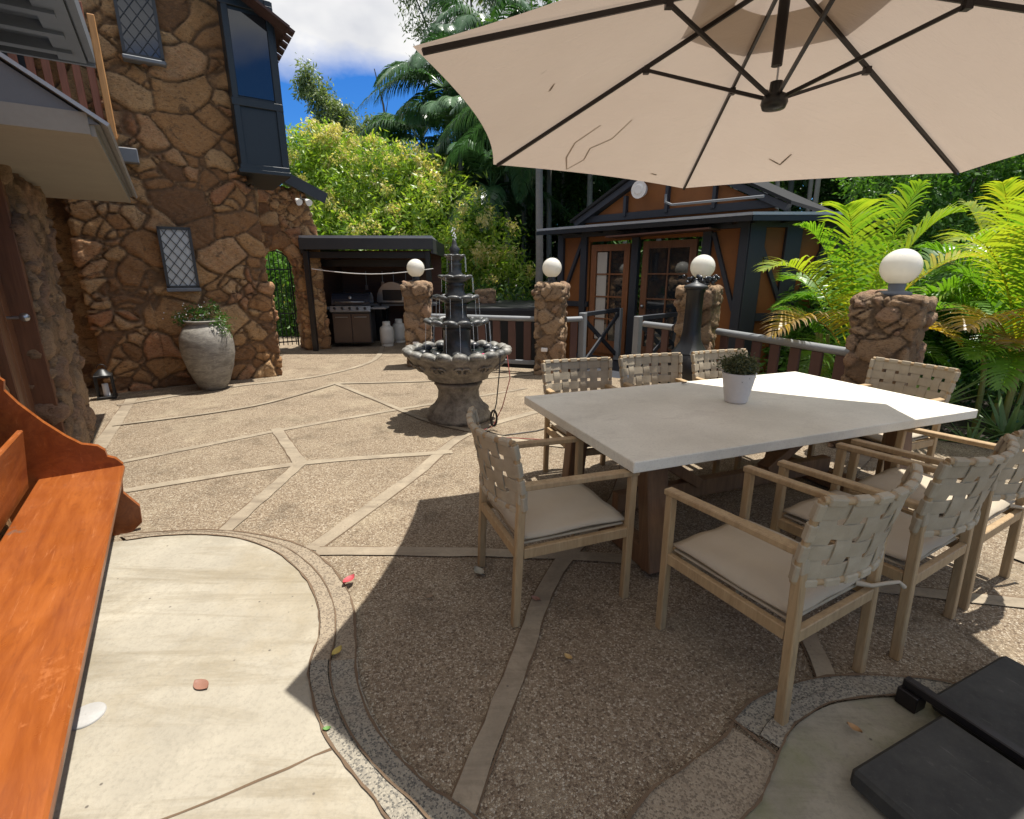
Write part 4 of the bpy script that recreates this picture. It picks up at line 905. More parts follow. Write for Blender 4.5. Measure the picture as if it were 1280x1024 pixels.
chairs=[((.21,2.33),-69,False,'lone chair at the left end of the table facing right'),
 ((1.06,1.84),29.3,True,'nearest chair with loose cushion and dangling tie at the table near side'),
 ((1.72,2.17),30,False,'middle chair of three along the near side of the table'),
 ((2.30,2.50),30,True,'chair in sun at the right end of the near side row, cushion with strap'),
 ((.62,3.62),197,False,'far side chair nearest the fountain, back seen over the table'),
 ((1.28,3.86),198,False,'far side chair in the middle, back half sunlit behind the table'),
 ((1.96,4.08),200,False,'far side chair partly hidden behind the potted plant'),
 ((2.78,3.64),113,False,'chair at the right end of the table before the widest stone pillar')]
def cushion(THICK):
    b=MB(); nx,ny=14,14; vs=[];fs=[]
    for s in(1,-1):
        for i in range(nx+1):
            for k in range(ny+1):
                x=-1+2*i/nx;y=-1+2*k/ny; h=(1-abs(x)**5)*(1-abs(y)**5); vs.append((x*.247,y*.275+.0,.437+s*(.005+(.020 if THICK else .009)*h**.6)+.004*math.sin(x*7+y*4)))
    o_=(nx+1)*(ny+1)
    for i in range(nx):
        for k in range(ny):
            a=i*(ny+1)+k; fs.append((a,a+ny+1,a+ny+2,a+1)); fs.append((o_+a,o_+a+1,o_+a+ny+2,o_+a+ny+1))
    for i in range(nx):
        for a,b_ in((i*(ny+1),(i+1)*(ny+1)),(i*(ny+1)+ny,(i+1)*(ny+1)+ny)): fs.append((a,b_,o_+b_,o_+a))
    for k in range(ny):
        for a in(k,nx*(ny+1)+k): fs.append((a,a+1,o_+a+1,o_+a))
    b.add(vs,fs,True); c=b.build('seat_cushion',M['cushion'],None,weld=False)
    tt=MB(); tt.tube([(.17,-.27,.43),(.215,-.31,.425),(.28,-.335,.43),(.335,-.35,.425),(.36,-.36,.40)],[.012,.008,.008,.007,.010],6); tt.build('tie',M['cushion'],c); return c
for i,((x,y),rz,cu,lab) in enumerate(chairs):
    o=proto if i==0 else copy_tree(proto); o.location=(x,y,0); o.rotation_euler=(0,0,R(rz)); o['label']=lab
    c=cushion(cu); c.location=(x,y,0); c.rotation_euler=(0,0,R(rz)); 
    if not cu:
        for t_ in kids(c): bpy.data.objects.remove(t_)
    tag(c,['flat beige cushion on the lone left end chair','beige cushion with long tie on the nearest chair','beige cushion on the middle near side chair','sunlit beige cushion with tie on the rightmost near side chair','beige cushion on far side chair nearest the fountain','beige cushion on the middle far side chair','beige cushion on far side chair behind the potted plant','beige cushion on the chair at the right table end'][i],'cushion','beige seat cushions on the armchairs')

# ---------------------------------------------------------------- umbrella
um=empty('cantilever_umbrella',(1.77,.93,0),0,'large tan hexagonal cantilever umbrella with dark ribs over the table','umbrella')
oc=Vector((1.77,.93,0)); uc=Vector((1.24,2.67,2.91))-oc
zc=[2.335,2.30,2.26,2.20,2.20,2.34]; cor=[]
for k in range(6):
    a=3.573-k*math.pi/3; cor.append(Vector((1.24+1.735*math.cos(a),2.67+1.735*math.sin(a),zc[k]))-oc)
cor[1]+=Vector((.05,0,0)); cor[5]+=Vector((-.03,-.10,0))
def canopy_surf(f0,f1,dz,mb,bow=1):
    nr,na=14,12
    for k in range(6):
        c0,c1=cor[k],cor[(k+1)%6]; vs=[]
        for i in range(nr+1):
            r=f0+(f1-f0)*i/nr
            for j in range(na+1):
                s=j/na; arch=4*s*(1-s)
                p=uc.lerp(c0.lerp(c1,s),r*(1-(.055 if k!=5 else .02)*arch*r**2*bow)); p.z-=.05*arch*r*(1.-.3*r); p.z+=dz; vs.append(p)
        mb.add(vs,[(i*(na+1)+j,i*(na+1)+j+1,(i+1)*(na+1)+j+1,(i+1)*(na+1)+j) for i in range(nr) for j in range(na)],True)
b=MB(); canopy_surf(.13,1,0,b); b.build('canopy',M['canvas'],um,weld=True)
b=MB(); canopy_surf(0.0,.27,.05,b,3); b.build('vent_cap',M['canvas'],um,weld=True)
hub=Vector((1.25,2.67,2.385))-oc
for k in range(6):
    dn=Vector((0,0,-.022)); MB().beam(uc+dn+(cor[k]-uc)*.02,cor[k]+dn+(uc-cor[k])*.02,.014,.020).build('rib',M['metal'],um)
    at_=uc.lerp(cor[k],.38)+dn*1.6; o=MB(); o.beam(hub+(at_-hub)*.05,at_,.013,.016); o.box(at_,(.03,.03,.035)); o.build('strut',M['metal'],um)
b=MB(); b.lathe([(.001,-.04),(.05,-.035),(.06,-.01),(.055,.02),(.03,.035),(.028,.08),(.001,.085)],14,hub); b.build('hub',M['black'],um)
MB().tube([hub+Vector((0,0,.08)),hub+Vector((0,0,.16))],.005,6).build('cord',M['steel'],um)
MB().tube([Vector((uc.x,uc.y,2.53)),Vector((uc.x,uc.y,3.06))],.024,12).build('centre_pole',M['metal'],um)
MB().box((0,0,1.5),(.09,.06,2.9),bev=.006).build('mast',M['metal'],um)
b=MB(); b.beam((0,0,2.6),(uc.x*.45,uc.y*.45,3.42),.05,.08); b.beam((uc.x*.45,uc.y*.45,3.42),(uc.x,uc.y,3.04),.05,.08); b.build('arm',M['metal'],um)
def canopy_pt(k,s_,r):
    arch=4*s_*(1-s_); p=uc.lerp(cor[k].lerp(cor[(k+1)%6],s_),r*(1-.055*arch*r**2)); p.z-=.05*arch*r*(1.-.3*r); return p+oc+Vector((0,0,.006))
for n_,(k,pts,rd,lab) in enumerate(((1,[(.30,.985),(.33,.90),(.30,.82),(.36,.74),(.36,.62)],.006,'long bent twig resting on the umbrella canopy near its left rim'),(1,[(.30,.985),(.24,.9),(.20,.8),(.22,.68)],.006,'second twig beside the long bent one on the umbrella canopy'),
   (2,[(.36,.82),(.41,.87),(.46,.80)],.008,'vee shaped twig on the umbrella canopy above the pillar garland'),(2,[(.28,.42),(.31,.44)],.016,'small leaf scrap on the canopy near its middle'),(0,[(.45,.72),(.5,.74)],.007,'short twig on the left panel of the canopy'),(1,[(.75,.93),(.79,.935)],.007,'short twig on the canopy rim above the hut door'))):
    P=[canopy_pt(k,a,b) for a,b in pts]; Q_=[]
    for i in range(len(P)-1): Q_+= [P[i].lerp(P[i+1],t_/4) for t_ in range(4)]
    Q_.append(P[-1]); tag(MB().tube(Q_,[rd*(.5+.5*math.sin(.4+2.4*i/len(Q_))) for i in range(len(Q_))],5).build('twig',M['bark']),lab,'twig','twigs lying on the umbrella canopy')
# base slabs: separate weights
ub=empty('umbrella_base',(1.79,.90,0),R(24),'dark steel cross bar frame holding the umbrella base slabs','umbrella base')
b=MB(); b.box((-.0,0,.098),(.036,1.42,.035),bev=.004); b.box((0,0,.045),(1.2,.05,.05)); b.box((0,.68,.045),(.07,.07,.07),bev=.004); b.build('cross_bar',M['metal'],ub)
b=MB(); b.box((0,0,.16),(.16,.16,.1),bev=.01); b.build('mast_socket',M['metal'],ub)
for i,(sx,sy,lab) in enumerate(((-1,1,'near left black slab weighting the umbrella base'),(1,1,'black slab beyond the steel bar of the umbrella base'),(-1,-1,'hindmost left black umbrella base slab'),(1,-1,'hindmost right black umbrella base slab'))):
    b=MB(); b.box((0,0,.045),(.50,.50,.07),bev=.012); e=b.build('base_slab',M['slab']); c_,s_=math.cos(R(24)),math.sin(R(24)); lx,ly=sx*.283,sy*.283+(.04 if sx<0 else .06)
    if sx>0: ly+=.04
    e.location=(1.79+lx*c_-ly*s_,.90+lx*s_+ly*c_,.012); e.rotation_euler=(0,0,R(24)); tag(e,lab,'slab','black umbrella base slabs')

# ---------------------------------------------------------------- bench
be=empty('wooden_bench',(-2.42,2.87,0),math.atan2(.557,.83),'glossy orange brown timber bench with scrolled end panel against the house','bench')
# local: y+ = away along bench (direction (-.576,.817)), x+ = toward patio ; origin at far front seat corner
Lb=3.6
b=MB(); b.box((-.185,-Lb/2,.432),(.40,Lb,.035),bev=.008); b.build('seat',M['bench'],be)
b=MB(); b.box((-.405,-Lb/2-.04,.60),(.028,Lb-.1,.34),Matrix.Rotation(.12,3,'Y'),bev=.006); b.box((-.475,-Lb/2-.04,.98),(.028,Lb-.1,.36),Matrix.Rotation(.12,3,'Y'),bev=.006); b.build('backrest',M['bench'],be)
prof=[(-.60,0),(-.02,0),(.04,.05),(.045,.16),(-.02,.27),(-.01,.36),(.005,.405),(.01,.455),(-.02,.50),(-.055,.52),(-.06,.56),(-.09,.595),(-.16,.62),(-.22,.68),(-.30,.78),(-.38,.90),(-.42,.98),(-.41,1.03),(-.45,1.08),(-.50,1.12),(-.62,1.2),(-.66,1.2)]
for nm,y in(('end_panel',.0),('end_panel',-Lb)):
    b=MB(); b.prism(prof,y-.02,y+.02,'y'); b.build(nm,M['bench'],be)
MB().box((-.03,-Lb/2,.36),(.022,Lb-.06,.10),bev=.004).build('apron',M['bench'],be)
tag(MB().lathe([(.001,.030),(.055,.030),(.060,.026),(.060,.022)],28,(-1.57,1.46,0)).build('drain_cover',simple('pale_cover',(.40,.39,.37),.6,.4,12)),'round whitish cover in the concrete at the bench edge','drain cover')

# ---------------------------------------------------------------- fallen leaves
def leaf(x,y,rz,s,col,lab,curl=.3,z=.03):
    b=MB(); vs=[];n=8
    for i in range(n+1):
        t_=i/n; w_=math.sin(math.pi*t_)**.8*.28; 
        for a in(-1,0,1): vs.append(((t_-.5)*s,a*w_*s,.15*s*abs(a)*curl*3+curl*s*(t_-.5)**2))
    b.add(vs,[(i*3+k,i*3+k+1,i*3+k+4,i*3+k+3) for i in range(n) for k in(0,1)],True)
    o=b.build('fallen_leaf',simple('leaf_'+lab.split()[0],col,.6,.3,30),None,(x,y,z)); o.rotation_euler=(0,0,rz); tag(o,lab,'leaf')
leaf(-.86,2.28,1.1,.085,(.40,.05,.06),'red fallen leaf on the pebble border'); leaf(-1.23,1.60,-.5,.085,(.25,.12,.08),'brown curled leaf lying on the smooth cream concrete',.12,.024)
leaf(-.75,1.77,1.2,.06,(.45,.34,.08),'yellow fallen leaf on the border at the umbrella shadow edge'); leaf(-.66,1.40,.2,.03,(.10,.22,.05),'small green leaf on cream concrete')
leaf(.24,1.76,-.8,.045,(.45,.30,.12),'tan leaf on shaded paving in the foreground',.3,.012); leaf(-.18,2.38,2.2,.09,(.30,.28,.22),'greyish leaf beside the left chair leg',.3,.012); leaf(-.42,2.17,-.2,.05,(.22,.15,.09),'brown twiggy leaf in the umbrella shade',.3,.012)
leaf(1.22,1.40,2.2,.05,(.35,.20,.09),'orange leaf on mossy concrete beside the slab'); leaf(.12,2.15,-.6,.055,(.30,.16,.12),'dull red leaf beside the left chair front leg',.3,.012); leaf(1.33,3.75,.4,.05,(.08,.05,.03),'dark leaf lying on the table top far edge',.4,.768)

# ---------------------------------------------------------------- golden cane palms in the garden bed
def V(a): return np.array(a,float)
def arcfr(base,tip,lift,hue,s): b=V(base);t=V(tip); mid=b*.45+t*.55+V((0,0,lift)); return (b,mid,t,hue,s)
def canes(parent,base,n,h,seed):
    r=random.Random(seed); b=MB()
    for k in range(n):
        q=r.random()*6.28; x,y=base[0]+.18*math.cos(q),base[1]+.18*math.sin(q); b.tube([(x,y,-.1),(x+.04*math.cos(q),y+.04*math.sin(q),h*.6),(x+.12*math.cos(q),y+.12*math.sin(q),h)],[.028,.024,.018],8)
    b.build('cane',simple('cane_stem',(.28,.27,.08),.5,.3,8),parent)
def clump(name,base,specs,lab,seed,grp='golden cane palms in the garden bed',canh=.9):
    e=empty(name,base,0,lab,'palm',grp); B=V(base)
    rel=[(p0-B,p1-B,p2-B,h,s) for p0,p1,p2,h,s in specs]; fronds('fronds',rel,M['frond_gold'],e,seed,nl=31,leaf=.52,wid=.0165,hang=.38,vee=.62); canes(e,(0,0),5,canh,seed)
def radial(base,n,h,l,hues,seed,z0=.8):
    r=random.Random(seed); o=[]
    for k in range(n):
        q=k*2.4+r.random()*.5; ll=l*r.uniform(.8,1.1); up=r.uniform(.1,1.0); tip=(base[0]+ll*math.cos(q)*(1.1-.5*up),base[1]+ll*math.sin(q)*(1.1-.5*up),z0+h*up); o.append(arcfr((base[0]+.08*math.cos(q),base[1]+.08*math.sin(q),z0),tip,.5*(1.1-.4*up)*l/1.3,r.choice(hues),l/1.35))
    return o
b0=(3.95,5.9,0)
sp=[arcfr((3.95,5.85,.8),(2.72,5.55,1.62),.62,.62,.95),arcfr((3.97,5.85,.9),(3.45,5.5,2.25),.55,.55,1.0),arcfr((4.0,5.85,.9),(4.65,5.5,2.2),.6,.58,1.0),arcfr((4.0,5.85,.9),(4.1,5.4,2.45),.35,.5,.9),arcfr((3.9,5.8,.7),(2.75,5.25,.95),.55,.93,.85),
    arcfr((3.9,5.8,.6),(3.1,5.2,.55),.45,.25,.8),arcfr((4.05,5.85,.8),(5.1,5.6,1.75),.55,.75,.9),arcfr((4.0,5.7,.6),(4.5,5.0,.9),.5,.88,.85),arcfr((3.9,5.9,.7),(3.5,6.6,1.5),.5,.4,.9),arcfr((3.95,5.7,.7),(3.55,5.2,1.3),.35,.7,.7),
    arcfr((4.0,5.9,.8),(4.4,6.8,1.7),.5,.4,.9),arcfr((3.95,5.8,.5),(3.35,5.35,.35),.35,.5,.7),arcfr((3.98,5.85,.9),(3.3,6.0,2.1),.45,.45,.9)]
_R=lambda b,n,h,l,hu,sd,z0: [x_ for x_ in radial(b,n,h,l,hu,sd,z0)]
clump('golden_cane_palm',b0,sp+_R(b0,4,1.0,.95,(.1,.2,.3),41,.55),'golden cane palm with yellow green fronds left of the widest pillar',11)
b1=(5.1,5.0,0)
sp=[arcfr((5.1,5.0,.9),(4.05,4.75,1.88),.6,.62,1.0),arcfr((5.1,5.0,.9),(4.55,4.5,2.15),.6,.6,1.0),arcfr((5.05,4.95,.7),(4.15,4.55,1.1),.5,.9,.9),arcfr((5.1,4.95,.6),(4.4,4.35,.6),.5,.3,.85),arcfr((5.1,4.95,.7),(5.1,4.1,1.2),.5,.35,.9),
    arcfr((5.15,5.0,.8),(6.1,4.7,1.7),.6,.5,1.0),arcfr((5.1,5.0,.7),(4.6,5.5,1.6),.5,.3,.9),arcfr((5.1,4.9,.5),(4.55,4.5,.95),.4,.97,.8),arcfr((5.1,5.0,.9),(4.5,4.3,1.75),.45,.4,.9),arcfr((5.1,5.0,.9),(5.5,4.4,2.0),.45,.75,.9)]
clump('golden_cane_palm',b1,sp+_R(b1,6,1.1,1.05,(.05,.15,.3),42,.5),'golden cane palm with orange tinged fronds right of the widest pillar',12)
b2=(6.4,6.4,0); r_=random.Random(2)
clump('golden_cane_palm',b2,radial(b2,16,1.9,1.5,(.3,.5,.2,.65),3),'tall green cane palm clump at the right edge behind the orange fronds',13,canh=1.0)
b4=(6.2,4.75,0); clump('golden_cane_palm',b4,radial(b4,18,1.3,1.2,(.05,.15,.3,.4),15,.45),'low green cane palm clump beside the spiky plants at the right edge',16,canh=.6)
b3=(5.2,6.9,0); clump('golden_cane_palm',b3,radial(b3,14,1.5,1.4,(.1,.3,.2,.4),5,.7),'darker green cane palm clump between pillar and hut',14,canh=.9)
def agave(x,y,z,n,l,lab,seed):
    r=np.random.default_rng(seed); Vv=[];Q=[];H_=[];nv=0
    for k in range(n):
        q=k*2.399; up=.35+.9*r.random(); d=np.array([math.cos(q),math.sin(q),0]); L_=l*(.8+.4*r.random()); side=np.array([-math.sin(q),math.cos(q),0])
        for i in range(7):
            t_=i/6; p=d*L_*t_*math.cos(up*.8)+np.array([0,0,L_*(t_*math.sin(up)-.45*t_*t_*(1.2-up))]); w_=.035*l/.5*(1-t_)**.7+.001; Vv+= [p-side*w_+np.array([0,0,w_*.5]),p,p+side*w_+np.array([0,0,w_*.5])]; H_+= [t_]*3
        for i in range(6):
            for a in(0,1): o=nv+i*3+a; Q.append((o,o+1,o+4,o+3))
        nv+=21
    o=np_mesh('spiky_plant',Vv,Q,M['agave'],None,{'hue':H_}); o.location=(x,y,z); tag(o,lab,'plant','spiky plants in the garden bed'); return o
agave(4.25,4.95,.15,26,.62,'larger spiky pale green plant behind the right end chair',1); agave(4.85,4.62,.0,22,.5,'spiky plant low at the bed edge near the right frame side',2); agave(4.45,4.55,-.05,18,.32,'smallest spiky plant just behind the paving edge',3); agave(5.5,4.3,0,22,.5,'spiky plant rightmost in the bed at the frame edge',4)
def shrub(name,blobs,n,size,m,lab,seed,cat='shrub',hue=None,**k): 
    o=crown(name,blobs,n,size,m,None,hue,seed,**k); tag(o,lab,cat); return o
shrub('ground_cover',[(6.5,5.6,.1,2.4,1.6,.45),(4.6,6.2,.1,1.2,1.0,.4),(9,7,.4,3,2,.8)],12000,.05,M['leaf_dark'],'dense low dark foliage filling the garden bed under the palms',5,'ground cover',shell=.1)['kind']='stuff'

# ---------------------------------------------------------------- trees
def limbs(parent,base,tops,r0,m,seed=0,name='trunk'):
    b=MB(); r=random.Random(seed); base=Vector(base)
    for t_ in tops:
        t_=Vector(t_); mid=base.lerp(t_,.5)+Vector((r.uniform(-.2,.2),r.uniform(-.2,.2),.25)); b.tube([base,base.lerp(mid,.5)+Vector((r.uniform(-.08,.08),0,0)),mid,t_],[r0,r0*.75,r0*.5,r0*.15],7)
    return b.build(name,m,parent)
mg=empty('mango_tree',(-3.0,16.0,-1.2),0,'bright yellow green flowering tree behind the shelter and fountain','tree')
G=lambda x,y,z,a,b_,c:(x+3.0,y-16.0,z+1.2,a,b_,c)
bl=[G(-5.6,16.5,3.6,1.5,1.4,1.7),G(-4.2,16,3.7,1.4,1.3,1.5),G(-3.0,15.6,3.5,1.4,1.3,1.5),G(-1.8,14.4,2.8,1.3,1.2,1.3),G(-.85,13.7,2.0,1.1,1.1,1.1),G(-4.9,15.2,2.3,1.4,1.2,1.2),G(-3.3,14.7,2.1,1.4,1.2,1.2),G(-1.7,14.3,1.5,1.3,1.0,1.1),G(-.3,13.2,1.3,.8,.8,.8),G(-6.9,17,3.6,1.5,1.4,1.8),G(-5.9,16.8,5.0,1.0,1.0,.9),G(-2.6,15.2,4.0,.8,.8,.8),G(-5.2,16.3,4.9,.8,.8,.7),G(-3.9,15.5,4.6,.7,.7,.6),G(-5.0,14.8,.6,1.6,1.2,1.0),G(-3,14.6,.4,1.6,1,1)]
def mh(h,P,r):
    return np.clip(h*.9+(r.random(len(h))<.04)*.2,0,.88)
crown('foliage',bl,52000,.085,M['leaf_mango'],mg,mh,21,shell=.62,aspect=.28,cl=26); limbs(mg,(0,0,0),[(b[0],b[1],b[2]) for b in bl],.22,M['bark'],3)
r=np.random.default_rng(4) # flower panicles
fb=[b for b in bl]; Pn=[];
for k in range(260):
    b=fb[r.integers(len(fb))]; d=unit(r.normal(size=3)+np.array([0,-.5,.9])); p=np.array(b[:3])+d*np.array(b[3:6])*1.03; Pn.append((*p,.12,.12,.16))
crown('flower_panicles',Pn,15000,.042,M['leaf_mango'],mg,lambda h,P,r:.90+.10*h,22,shell=.1,aspect=.5,cl=14)
lt=empty('hedge_tree',(-6.6,13.6,-1),0,'green leafy tree seen through the stone arch','tree'); crown('foliage',[(0,0,2,1.4,1.0,1.6),(.9,-.2,1,1.1,.8,1.2),(-1,.5,3.2,1.3,1,1.4),(1.4,-.3,2.6,.7,.7,1.0)],16000,.07,M['leaf_mid'],lt,None,31,cl=9); limbs(lt,(0,0,0),[(0,0,3),(.8,0,2),(-.9,.4,3.6)],.12,M['bark'],4)
gt=empty('gum_tree',(-6.8,30,0),0,'slim leaning gum tree with sparse crown against blue sky','tree')
gp_=[(-1.6,0,8.6,1.1,.8,.7),(-2.6,0,9.6,1.0,.8,.8),(-3.5,0,10.5,.8,.7,.8),(-4.0,0,11.6,.5,.5,.7),(-2.3,0,8.2,1.1,.8,.6),(-.9,0,9.2,.5,.5,.5),(-.2,0,8.6,.4,.4,.35),(-3.1,0,9.0,.9,.7,.8),(-4.3,0,11.0,.45,.4,.5),(-1.0,0,7.6,1.6,1,.6),(.6,0,7.3,1.1,.8,.5)]
crown('foliage',gp_,20000,.11,M['leaf_gum'],gt,None,41,shell=.2,aspect=.26,cl=13,droop=.8); b=MB()
b.tube([(0,0,0),(-.6,0,5),(-1.8,0,8),(-3.2,0,10),(-4.0,0,11.6)],[.2,.16,.11,.07,.03],8); b.tube([(-1.8,0,8),(-.9,0,9.2)],[.05,.02],6); b.tube([(-1.2,0,6.6),(-.2,0,8.5)],[.05,.02],6); b.tube([(-1.2,0,6.6),(.6,0,7.3)],[.05,.02],6); b.build('trunk',M['bark'],gt)
bp=MB(); bp.tube([(-5.7,25,0),(-5.72,25,4),(-5.66,25,7.6),(-5.75,25,8.8),(-6.05,25,10.2)],[.12,.09,.06,.045,.02],7); bp.tube([(-5.7,25,8.3),(-5.5,25,9.1)],[.025,.01],5); tag(bp.build('dead_tree',M['bark']),'bare dead trunk spiking into the blue sky','tree')
g2=empty('gum_tree',(-1.6,26,0),0,'tall gum with fine hanging foliage at the top edge above the umbrella corner','tree')
gp_=[(-2.8,0,13.6,1.2,1,.9),(-1.7,0,14.2,1.2,1,1.1),(-2.4,0,12.0,.9,.8,.6),(-.3,0,14.4,1.4,1,1.2),(-1.4,0,12.6,.8,.8,.8),(.9,0,13.6,1.4,1,1.2),(-2.9,0,10.4,.5,.5,.4),(-1.3,0,11.4,.8,.7,.6),(2.4,0,14,1.5,1,1.4),(-2.0,0,15.6,1.9,1,1.2),(1,0,15.6,2,1,1.2)]
crown('foliage',gp_,15000,.10,M['leaf_gum'],g2,None,42,shell=.2,aspect=.26,cl=12,droop=.8); limbs(g2,(0,0,6),[(b[0],b[1],b[2]) for b in gp_],.16,M['bark'],6); MB().tube([(0,0,0),(0,0,6)],[.26,.16],8).build('trunk',M['bark'],g2)
# bangalow palms
def palm_crown(seed,n=15,l=3.0):
    r=random.Random(seed); o=[]
    for k in range(n):
        q=k*2.4+r.random()*.4; up=r.uniform(-.45,1); ll=l*r.uniform(.85,1.1); tip=(ll*math.cos(q)*(.95-.35*max(up,0)),ll*math.sin(q)*(.95-.35*max(up,0)),-.9+1.9*up); o.append(arcfr((0,0,0),tip,1.15*l/3+.2*up,r.uniform(.15,.75),l/1.7))
    return o
pms=[]
for s in(1,2,3):
    o=fronds('fronds',palm_crown(s),M['frond_dark'],None,s,nl=60,leaf=.50,wid=.0135,hang=.95,vee=.12); pms.append(o.data); bpy.data.objects.remove(o)
pr_=random.Random(8)
def bangalow(x,y,ztop,lab,seed,sc_=1,r0=.09):
    e=empty('bangalow_palm',(x,y,gz(x,y)),0,lab,'palm','tall dark feather palms in the forest')
    zz=ztop-gz(x,y); q=pr_.random()*6.28
    MB().tube([(0,0,0),(.05,0,zz*.5),(0,0,zz-.5),(0,0,zz)],[r0*1.3,r0,r0*.9,r0*.5],9).build('trunk',M['palebark'],e)
    f=bpy.data.objects.new('fronds',pms[seed%3]); sc.collection.objects.link(f); f.parent=e; f.location=(0,0,zz); f.rotation_euler=(0,0,q); f.scale=(sc_,sc_,sc_)
PL=[(-2.2,18.5,7.4,'feather palm whose crown pokes highest into the sky left of the umbrella',0,1.0),(-3.3,20,6.2,'feather palm leaning nearest the bare dead trunk',1,1.0),(-1.6,16.8,5.2,'feather palm with glossy drooping fronds just behind the flowering tree',2,.95),
(-.2,17.2,6.4,'feather palm behind the left umbrella corner',1,1.0),(.62,12.6,5.0,'feather palm with slender pale trunk nearest the hut',0,.85),(-.6,15.6,3.9,'short feather palm right above the flowering tree edge',2,.85),
(-.9,21,9.5,'tall feather palm touching the top edge of the picture',0,1.1),(1.2,17.5,5.2,'feather palm with pale drooping frond left of the hut gable',1,.9),(2.3,16,5.8,'feather palm behind the hut ridge',2,1.0),(4.4,15.8,4.6,'feather palm right of the hut ridge with bright frond',0,.9),
(6.6,16.5,5.4,'feather palm above the hut eave corner',1,1.0),(8.8,17,6.2,'feather palm in the dark gap right of the hut',2,1.0),(5.5,19,7,'feather palm deep behind the hut roof',0,1),(1.9,20.5,8,'feather palm deep in the forest above the hut',2,1.1),(11.5,18,7,'feather palm behind the bright right hand tree',1,1),(3.4,19.8,6.8,'feather palm deep in the dark forest centre',1,1.0),(.4,19.6,7.6,'feather palm behind the slender pale trunk',2,1.0)]
for x,y,z,lab,s,k in PL: bangalow(x,y,z,lab,s,k)
# bare palm stems in the dark grove
for k,(x,y) in enumerate(((5.0,13.4),(5.7,14),(6.4,13.2),(7.0,14.4),(7.7,13.6),(8.3,15),(3.0,14.2),(9.2,14.6))):
    o=MB().tube([(x,y,gz(x,y)),(x+pr_.uniform(-.2,.2),y,3),(x+pr_.uniform(-.35,.35),y,7.5)],[.07,.06,.05],8).build('palm_stem',M['palebark']); tag(o,'slim bare palm stem in the dark grove behind the hut','palm stem','slim bare stems in the dark grove')
# dark broadleaf forest trees
fm=[]
for s in range(3):
    r=np.random.default_rng(60+s); bl=[(r.uniform(-2,2),r.uniform(-1.5,1.5),2.0+r.random()*6.5,1.2+r.random(),1.2+r.random()*.7,.9+r.random()*.7) for _ in range(15)]
    o=crown('foliage',bl,15000,.12,M['leaf_dark'],None,None,70+s,shell=.4,aspect=.34,cl=9); fm.append((o.data,bl)); bpy.data.objects.remove(o)
FT=[(-9.5,22,.9),(-12.5,24,1.0),(-6.3,21.5,.75),(1.2,22.5,1.15),(3.9,22,1.1),(6.8,21,1.1),(9.6,20,1.0),(12.6,20.5,1.1),(15.8,19,1.15),(19.5,20,1.2),(14.4,13.6,.85),(17.5,15,1.0),(12.2,15.5,.9),(-1.2,23,1.0),(-3.6,24.5,.85),(5.4,24,1.35),(10.8,24.5,1.4),(16.5,25,1.4),(1.0,27,1.4),(22,26,1.5),(-16,28,1.1),(8.0,18.0,.8),(2.6,18.6,.8),(24,17,1.3),(13,10.2,.62),(17,10.5,.8),(21,12,1.0)]
wh=['at the far left beyond the house','far left behind the gum','behind the flowering tree left of the gum','straight behind the slender pale palm','behind the hut gable','behind the hut ridge','right of the hut ridge','right of the hut roof','behind the cane palms','far right beyond the grove','right of the widest pillar lamp','behind the rightmost fronds','filling the gap right of the hut eaves','behind the umbrella corner palms','under the high gum','deep behind the hut','deep behind the grove','deep at the right','deep behind the tall palms','farthest at the right','farthest at the left','close behind the bare palm stems','close behind the hut chimney side','outermost right behind everything','low behind the orange tipped cane palm','low behind the right edge plants','low beyond the right frame edge']
for k,(x,y,s) in enumerate(FT):
    e=empty('forest_tree',(x,y,gz(x,y)-.6),0,'dark dense broadleaf tree '+wh[k],'tree','dark broadleaf trees behind the patio'); me,bl=fm[k%3]
    f=bpy.data.objects.new('foliage',me); sc.collection.objects.link(f); f.parent=e; f.scale=(s,s,s); f.rotation_euler=(0,0,k*1.3)
    MB().tube([(0,0,0),(.1,0,3*s),(0,0,6*s)],[.2*s,.14*s,.05*s],7).build('trunk',M['bark'],e)
rt=empty('garden_tree',(9.2,12.2,-1.2),0,'fresh green fine leaved tree right of the umbrella edge above the palms','tree')
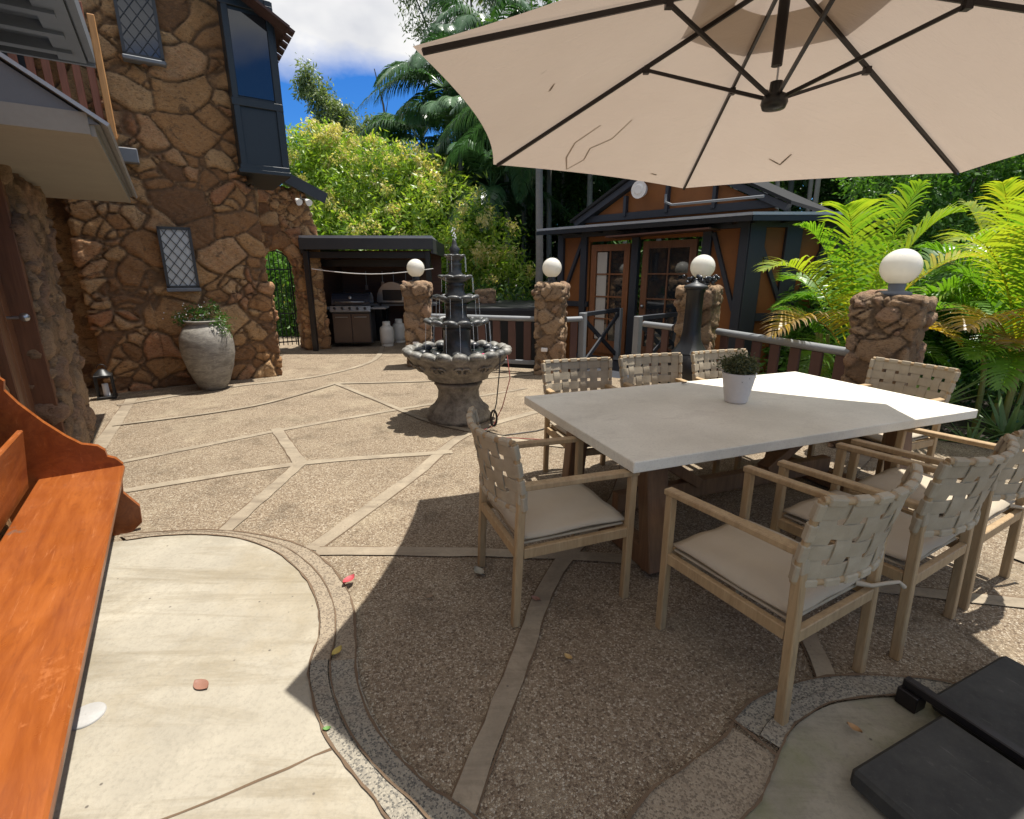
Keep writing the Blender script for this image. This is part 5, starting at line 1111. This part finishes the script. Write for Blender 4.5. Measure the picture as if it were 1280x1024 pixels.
bl=[(-.4,0,4.6,1.2,1,1.2),(1.0,.3,4.9,1.4,1.1,1.3),(2.4,0,4.4,1.3,1.1,1.3),(.4,-.2,3.4,1.3,1,1.0),(2.2,-.3,3.2,1.4,1,1.1),(3.6,0,4.8,1.3,1,1.4),(3.9,0,3.4,1.2,1,1.1),(1.6,.2,6,1.4,1,1)]
crown('foliage',bl,30000,.065,M['leaf_mid'],rt,None,51,shell=.45,cl=10); limbs(rt,(0.8,0,0),[b[:3] for b in bl],.12,M['bark'],8)
for i,(b,lab) in enumerate((((.3,12.2,.2,1.8,.9,1.1),'dark shrubs below the railing behind the fountain'),((4.8,13,1.0,2.6,1.2,1.6),'dark shrubbery behind the hut'),((8.5,10.5,.4,2.0,1.2,1.4),'dark shrubbery right of the hut wall'),((-2,13.8,-.2,2.2,.8,1.2),'leafy shrub between shelter and fountain lamp'),((12,9,.6,2.5,1.4,1.6),'dark shrubbery at the right frame edge'),((7.6,7.8,.2,1.3,.9,1.1),'dark shrub between hut and cane palms'))):
    shrub('shrub',[b,(b[0]+b[3]*.6,b[1]+.2,b[2]+b[5]*.5,b[3]*.5,b[4]*.8,b[5]*.6),(b[0]-b[3]*.6,b[1],b[2]+b[5]*.3,b[3]*.5,b[4]*.8,b[5]*.7)],7000,.07,M['leaf_mid'] if i in(3,) else M['leaf_dark'],lab,80+i,shell=.4)
# far wooded slope: one mass
r=np.random.default_rng(99); bl=[(x,32+r.uniform(-1,4),2.0+r.uniform(0,4.5)+ (3.5 if x>-1 else 0),3.2,2,3.4) for x in np.arange(-34,46,3.2)]
for i_,(b,lab) in enumerate((((5.0,7.6,.5,1.1,.6,1.0),'mid green shrub behind the left cane palm'),((6.6,7.6,.7,1.4,.7,1.2),'mid green shrub behind the right cane palm'),((8.6,8.4,1.0,1.6,.8,1.5),'mid green shrub at the back of the garden bed'))):
    shrub('shrub',[b,(b[0]+.6,b[1],b[2]+.5,.6,.5,.6)],7000,.06,M['leaf_mid'],lab,180+i_,shell=.35)
o=crown('distant_forest',bl,42000,.26,M['leaf_dark'],None,None,98,shell=.5,aspect=.45,cl=6); tag(o,'far dark wooded slope closing the view behind the trees','forest',kind='stuff')
